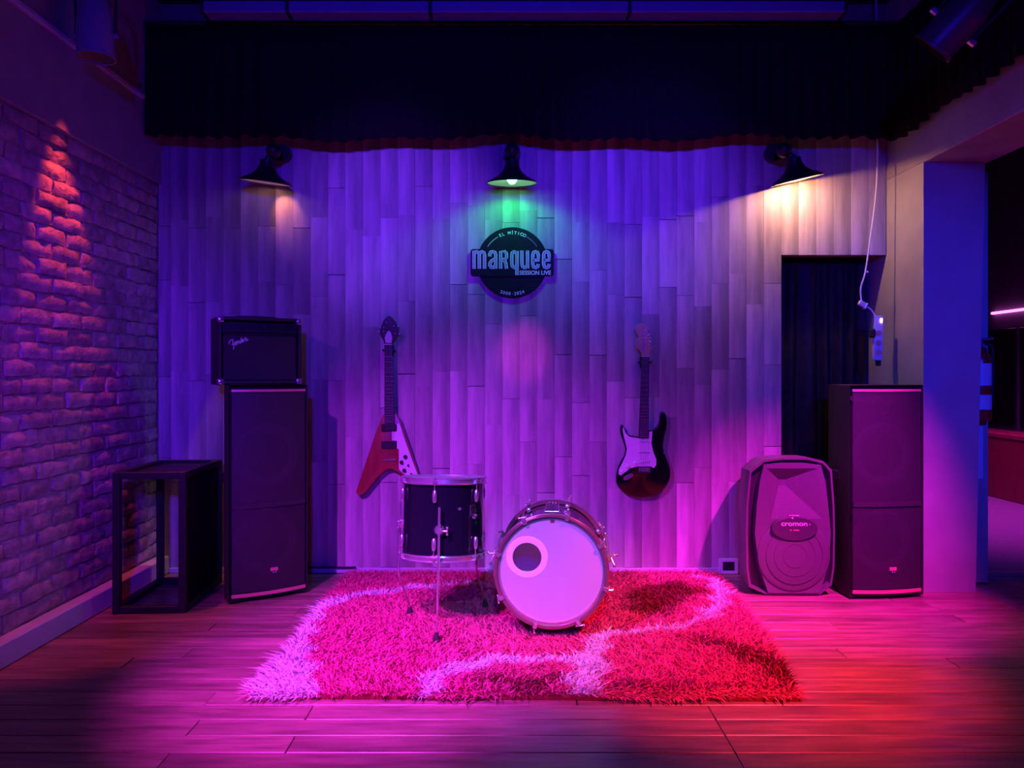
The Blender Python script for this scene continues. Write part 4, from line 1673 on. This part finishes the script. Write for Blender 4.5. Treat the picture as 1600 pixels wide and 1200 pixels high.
for strokes in marq:
    q = MB()
    for k, st_ in enumerate(strokes):
        stroke(q, [sgp(*p) for p in st_], 44 / 8.57 * SS, -0.0185 - 0.0002 * k, -0.0155)
    lo_ = q.build('letter', m_signtext, sg_t, smooth=False)
    q = MB()
    for k, st_ in enumerate(strokes):
        stroke(q, [sgp(*p) for p in st_], 27 / 8.57 * SS, -0.0197 - 0.0002 * k, -0.0175)
    q.build('letter_inlay', m_signgrey, lo_, smooth=False)


def arc_text(body, r, a_mid, step, size, upright=True):
    n_ = len(body)
    for i, ch in enumerate(body):
        if ch == ' ':
            continue
        off = (i - (n_ - 1) / 2) * step
        a = a_mid - off if upright else a_mid + off
        rot = a - 90 if upright else a + 90
        M = Matrix.Translation((r * math.cos(R(a)), -0.0085, r * math.sin(R(a)))) @ FACE @ Matrix.Rotation(R(rot), 4, 'Z')
        text_mesh(ch, size, 0.0008, 'letter', m_signtext, sg_t, M)


arc_text('EL MÍTICO', 46.5 * SS, 90, 6.0, 0.0245)
arc_text('2000·2024', 49 * SS, 270, 5.1, 0.0255, False)
cx_, cz_ = sgp(996, 740)
text_mesh('SESSION LIVE', 0.0335, 0.0008, 'lettering', m_signtext, sg_t, Matrix.Translation((cx_, -0.0168, cz_)) @ FACE, 0.93)
for a0, a1 in ((119, 147), (33, 61)):
    q = MB()
    stroke(q, [(46 * SS * math.cos(R(a)), 46 * SS * math.sin(R(a))) for a in np.linspace(a0, a1, 12)], 0.0026, -0.0092, -0.0078)
    q.build('arc_line', m_signtext if a0 > 90 else m_signgrey, sg_t, smooth=False)


# ================================================================== WALL LAMPS
def wall_lamp(label, x, y, d, tilt, roll, bulb_col, bulb_str, ball_dx, bulb_z=0.05):
    p = px(x, y, d)
    t = thing('wall_lamp', label, 'lamp', p, (R(tilt), R(roll), 0), 'barn lamps along the plank wall')
    prof = [(0.142, 0.0), (0.139, 0.007), (0.118, 0.020), (0.082, 0.040), (0.055, 0.064), (0.040, 0.095), (0.037, 0.125), (0.0, 0.128)]
    q = MB()
    q.lathe(prof, 56)
    q.build('shade', m_lampout, t, angle=60)
    q = MB()
    q.lathe([(r_ - 0.002 if r_ > 0.01 else 0.0, z_ - 0.0025) for r_, z_ in prof[1:]] [:-1] + [(0.0, 0.120)], 56)
    q.v = q.v
    q.build('shade_lining', m_lampin, t, angle=60)
    q = MB()
    q.lathe([(0.1412, -0.0004), (0.1432, -0.0004), (0.1432, 0.003), (0.1412, 0.003)], 56, closed=True)
    q.build('rim', m_lampout, t)
    q = MB()
    q.cyl((0, 0, 0.12), (ball_dx * 0.6, 0, 0.165), 0.02, 0.014, 14)
    q.sphere((ball_dx, 0, 0.178), 0.042, 18)
    q.build('swivel', m_lampout, t)
    q = MB()
    zz = 0.195
    wy = (BACK - 0.004 - p.y)
    q.tube(spline([(ball_dx, 0, 0.18), (ball_dx, wy * 0.4, 0.20), (ball_dx, wy * 0.85, 0.19)], 5, False), 0.012)
    q.cyl((ball_dx, wy * 0.78, 0.19), (ball_dx, wy * 0.9, 0.19), 0.05, n=24)
    q.build('arm', m_lampout, t)
    q = MB()
    q.lathe([(0.0, bulb_z - 0.030), (0.014, bulb_z - 0.027), (0.026, bulb_z - 0.012), (0.030, bulb_z + 0.004), (0.024, bulb_z + 0.022), (0.014, bulb_z + 0.042), (0.013, 0.11)], 24)
    nm = 'bulb_' + '_'.join('%d' % int(c * 9) for c in bulb_col)
    q.build('bulb', mat(nm, (0.9, 0.9, 0.9), 0.4, var=0.02, emit=bulb_col, estr=bulb_str), t)
    return t


def lamp_world(t, p):
    bpy.context.view_layer.update()
    return t.matrix_world @ Vector(p)


l1 = wall_lamp('dark barn lamp with a dim orange bulb above the amplifier', 415, 286, 4.27, 8, 7, (1.0, 0.52, 0.36), 6, 0.03)
l2 = wall_lamp('dark barn lamp with a green bulb above the round sign', 800, 287, 4.27, 5.5, 0, (0.14, 1.0, 0.30), 9, 0.0, 0.026)
l3 = wall_lamp('dark barn lamp with a bright warm bulb near the doorway', 1246, 282, 4.27, 7, -13, (1.0, 0.78, 0.50), 45, -0.045)
spot('green_bulb_light', lamp_world(l2, (0, 0, -0.012)), lamp_world(l2, (0, 0.10, -1)), (0.002, 1.0, 0.07), 4.4, 150, 0.4, 0.02)
point('warm_bulb_light', lamp_world(l3, (0, 0, 0.014)), (1.0, 0.42, 0.22), 9, 0.012)
spot('dim_bulb_light', lamp_world(l1, (0.02, 0.05, 0.006)), (-1.31, 4.45, 2.09), (1.0, 0.30, 0.05), 2.2, 62, 0.8, 0.010)
spot('orange_bulb_light', lamp_world(l1, (-0.03, 0, 0.0)), (-1.80, 4.33, 0.30), (1.0, 0.33, 0.04), 40, 17, 0.4, 0.02)


# ================================================================== STAGE LIGHT CANS
def light_can(label, loc, rot, lens_col, lens_str, shade):
    t = thing('stage_light', label, 'stage light', loc, rot)
    q = MB()
    q.lathe([(0.078, 0.0), (0.082, 0.0), (0.082, 0.012), (0.078, 0.015), (0.078, 0.16), (0.068, 0.20), (0.055, 0.27), (0.03, 0.30), (0.0, 0.30)], 36)
    q.build('can', mat('can_paint_%d' % int(shade * 100), (shade, shade, shade), 0.4, var=0.1, scale=20), t)
    q = MB()
    q.lathe([(0.0, 0.165), (0.05, 0.158), (0.072, 0.150)], 30)
    q.build('lens', mat('lens_%d' % int(lens_str * 10 + lens_col[1] * 100), (0.5, 0.4, 0.4), 0.2, emit=lens_col, estr=lens_str), t)
    q = MB()
    q.tube([(-0.088, 0, 0.10), (-0.092, 0, 0.30), (-0.06, 0, 0.38), (0.06, 0, 0.38), (0.092, 0, 0.30), (0.088, 0, 0.10)], 0.007, n=8)
    q.build('yoke', m_metalblack, t)
    for sx in (-1, 1):
        q = MB()
        q.cyl((sx * 0.080, 0, 0.10), (sx * 0.108, 0, 0.10), 0.013, n=12)
        q.build('yoke_knob', m_chrome, t)
    q = MB()
    q.cyl((0, 0, 0.38), (0, 0, 0.55), 0.012, n=10)
    q.build('hanging_pole', m_metalblack, t)
    return t


light_can('hanging stage light can throwing red light down the brick wall', (-1.87, 3.45, 2.57), (0, 0, 0), (1.0, 0.12, 0.05), 0.1, 0.34)
spot('red_can_light', (-1.90, 3.45, 2.585), (-1.985, 3.52, 1.2), (1.0, 0.06, 0.05), 85, 38, 0.5, 0.02)
light_can('tilted stage light can hanging in front of the valance corner', (1.64, 3.0, 2.42), (R(28), R(40), 0), (1.0, 0.35, 0.12), 0.25, 0.07)

# ================================================================== SMALL THINGS
# power strip with its cable
pst = thing('power_strip', 'white power strip with lit orange switch hanging on its cable beside the pillar', 'power strip', px(1371, 563, 4.33))
s_ = 4.33 / F
q = MB()
q.box((0, 0, 35 * s_), (14 * s_, 0.03, 70 * s_), 0.005, rot=(0, R(1.5), 0), seg=2)
q.build('body', m_white, pst)
q = MB()
q.box((4 * s_, -0.016, 62 * s_), (0.011, 0.008, 0.024), 0.002)
o = q.build('switch', mat('lit_switch', (0.9, 0.4, 0.2), 0.3, emit=(1.0, 0.35, 0.10), estr=7), pst)
o['label'] = 'glowing orange switch'
for i in range(3):
    q = MB()
    q.cyl((0, -0.0165, (12 + 15 * i) * s_), (0, -0.013, (12 + 15 * i) * s_), 0.019 * 0.9, n=20)
    q.build('socket', m_strip, pst)
q = MB()
q.box((-9 * s_, -0.006, 42 * s_), (0.03, 0.04, 0.05), 0.008)
q.build('plug', m_rubber, pst)
q = MB()
q.box((0.004, 0, -4 * s_), (0.026, 0.02, 0.035), 0.004)
q.build('end_plug', m_rubber, pst)
ec = pst
base = px(1371, 563, 4.33)
cp = [px(1369, -11, 4.33), px(1370, 60, 4.33), px(1371, 150, 4.33), px(1371, 250, 4.33), px(1368, 310, 4.33), px(1360, 370, 4.33), px(1352, 425, 4.33), px(1345, 450, 4.33), px(1346, 472, 4.33)]
q = MB()
q.tube([p - base for p in spline(cp, 6, False)], 0.0045, n=8)
q.build('cord', m_white, ec)
q = MB()
q.tube([p - base for p in spline([px(1352, 478, 4.33), px(1361, 484, 4.33), px(1368, 495, 4.33)], 6, False)], 0.0045, n=8)
q.build('cord', m_white, ec)
q = MB()
kb = px(1347, 475, 4.33) - base
q.box(kb, (0.042, 0.024, 0.028), 0.004, rot=(0, R(28), 0))
q.box(kb + Vector((0.018, 0, -0.012)), (0.008, 0.03, 0.036), 0.002, rot=(0, R(28), 0))
q.build('connector', m_white, ec)
q = MB()
q.sphere(px(1355, 425, 4.33) - base, 0.007, 10)
q.build('cable_clip', m_white, ec)

# socket frame on the wall behind the moulded speaker
so = thing('wall_socket', 'pale square socket frame low on the wall behind the moulded speaker', 'socket', px(1138, 896, 4.43))
s_ = 4.43 / F
q = MB()
for c_, z_ in (((0, 0, 2 * s_), (30 * s_, 0.02, 4.5 * s_)), ((0, 0, 21 * s_), (30 * s_, 0.02, 5 * s_)), ((-12 * s_, 0, 11.5 * s_), (6 * s_, 0.02, 15 * s_)), ((12.5 * s_, 0, 11.5 * s_), (5 * s_, 0.02, 15 * s_))):
    q.box(c_, z_, 0.002)
q.build('frame', m_white, so)
q = MB()
q.box((0, 0.006, 11.5 * s_), (19 * s_, 0.006, 15 * s_))
q.build('socket_face', m_metalblack, so)

# cable along the foot of the back wall
q = MB()
pts_ = [Vector((x, 4.43 + 0.004 * math.sin(x * 9), 0.037 + 0.002 * math.sin(x * 13))) for x in np.linspace(-1.5, -0.90, 24)]
q.tube(pts_, 0.0055, n=8)
o = q.build('audio_cable', m_rubber)
tag(o, 'thin black cable lying along the baseboard behind the tall speaker', 'cable')

# fire extinguisher and notice by the pillar
fe = thing('fire_extinguisher', 'small fire extinguisher with white label hung behind the pillar edge', 'extinguisher', (2.552, 4.185, 0.90))
q = MB()
q.lathe([(0.0, 0.0), (0.050, 0.0), (0.054, 0.008), (0.054, 0.32), (0.048, 0.35), (0.03, 0.375), (0.018, 0.38), (0.018, 0.40), (0.0, 0.40)], 28)
q.build('cylinder', m_red, fe)
q = MB()
q.lathe([(0.0542, 0.19), (0.0548, 0.19), (0.0548, 0.31), (0.0542, 0.31)], 28, closed=True)
o = q.build('label_band', m_white, fe)
q = MB()
q.lathe([(0.0542, 0.06), (0.0548, 0.06), (0.0548, 0.14), (0.0542, 0.14)], 28, closed=True)
q.build('label_band', m_white, fe)
q = MB()
q.cyl((0, 0, 0.39), (0, 0, 0.43), 0.014, n=12)
q.box((0.015, -0.01, 0.44), (0.10, 0.02, 0.014), 0.004, rot=(0, R(-8), 0))
q.build('valve', m_chrome, fe)
q = MB()
q.tube(spline([(0.02, -0.01, 0.415), (0.045, -0.03, 0.40), (0.052, -0.025, 0.30), (0.048, -0.03, 0.12)], 6, False), 0.008)
q.build('hose', m_rubber, fe)
q = MB()
q.box((0.0, 0.066, 0.2), (0.03, 0.008, 0.2))
q.build('wall_bracket', m_metalblack, fe)
q = MB()
vs = []
q.box((2.575, 4.245, 0.74), (0.055, 0.004, 0.33))
o = q.build('paper_notice', m_white)
tag(o, 'narrow white paper strip fixed below the fire extinguisher', 'notice')

# lounge furniture seen past the pillar
be = thing('lounge_bench', 'long dark red bench along the lounge wall past the pillar', 'bench', (4.66, 6.4, 0))
q = MB()
q.box((0.0, 0, 0.28), (0.30, 5.6, 0.56), 0.01)
q.build('base', m_bench, be)
q = MB()
q.box((-0.005, 0, 0.585), (0.31, 5.6, 0.05), 0.012)
q.build('seat_board', mat('bench_edge', (0.42, 0.10, 0.09), 0.4, world=True), be)
for y0, y1, lab in ((7.33, 9.1, 'dark glass panel on the lounge wall over the far end of the bench'), (5.0, 7.27, 'wide dark glass panel on the lounge wall below the pink light tube')):
    q = MB()
    q.box((4.812, (y0 + y1) / 2, 1.12), (0.012, y1 - y0, 0.95), 0.004)
    o = q.build('dark_panel', m_darkpanel)
    tag(o, lab, 'panel')
q = MB()
q.cyl((4.80, 4.6, 1.76), (4.80, 7.68, 1.76), 0.013, n=10)
o = q.build('led_tube', m_neon)
tag(o, 'glowing pink light tube along the lounge wall', 'light tube')
spot('lounge_floor_fill', (3.7, 6.2, 3.1), (3.9, 6.4, 0), (0.879, 0.032, 1), 265, 74, 1.0, 0.2)  # added unseen fill that turns the lounge floor pink
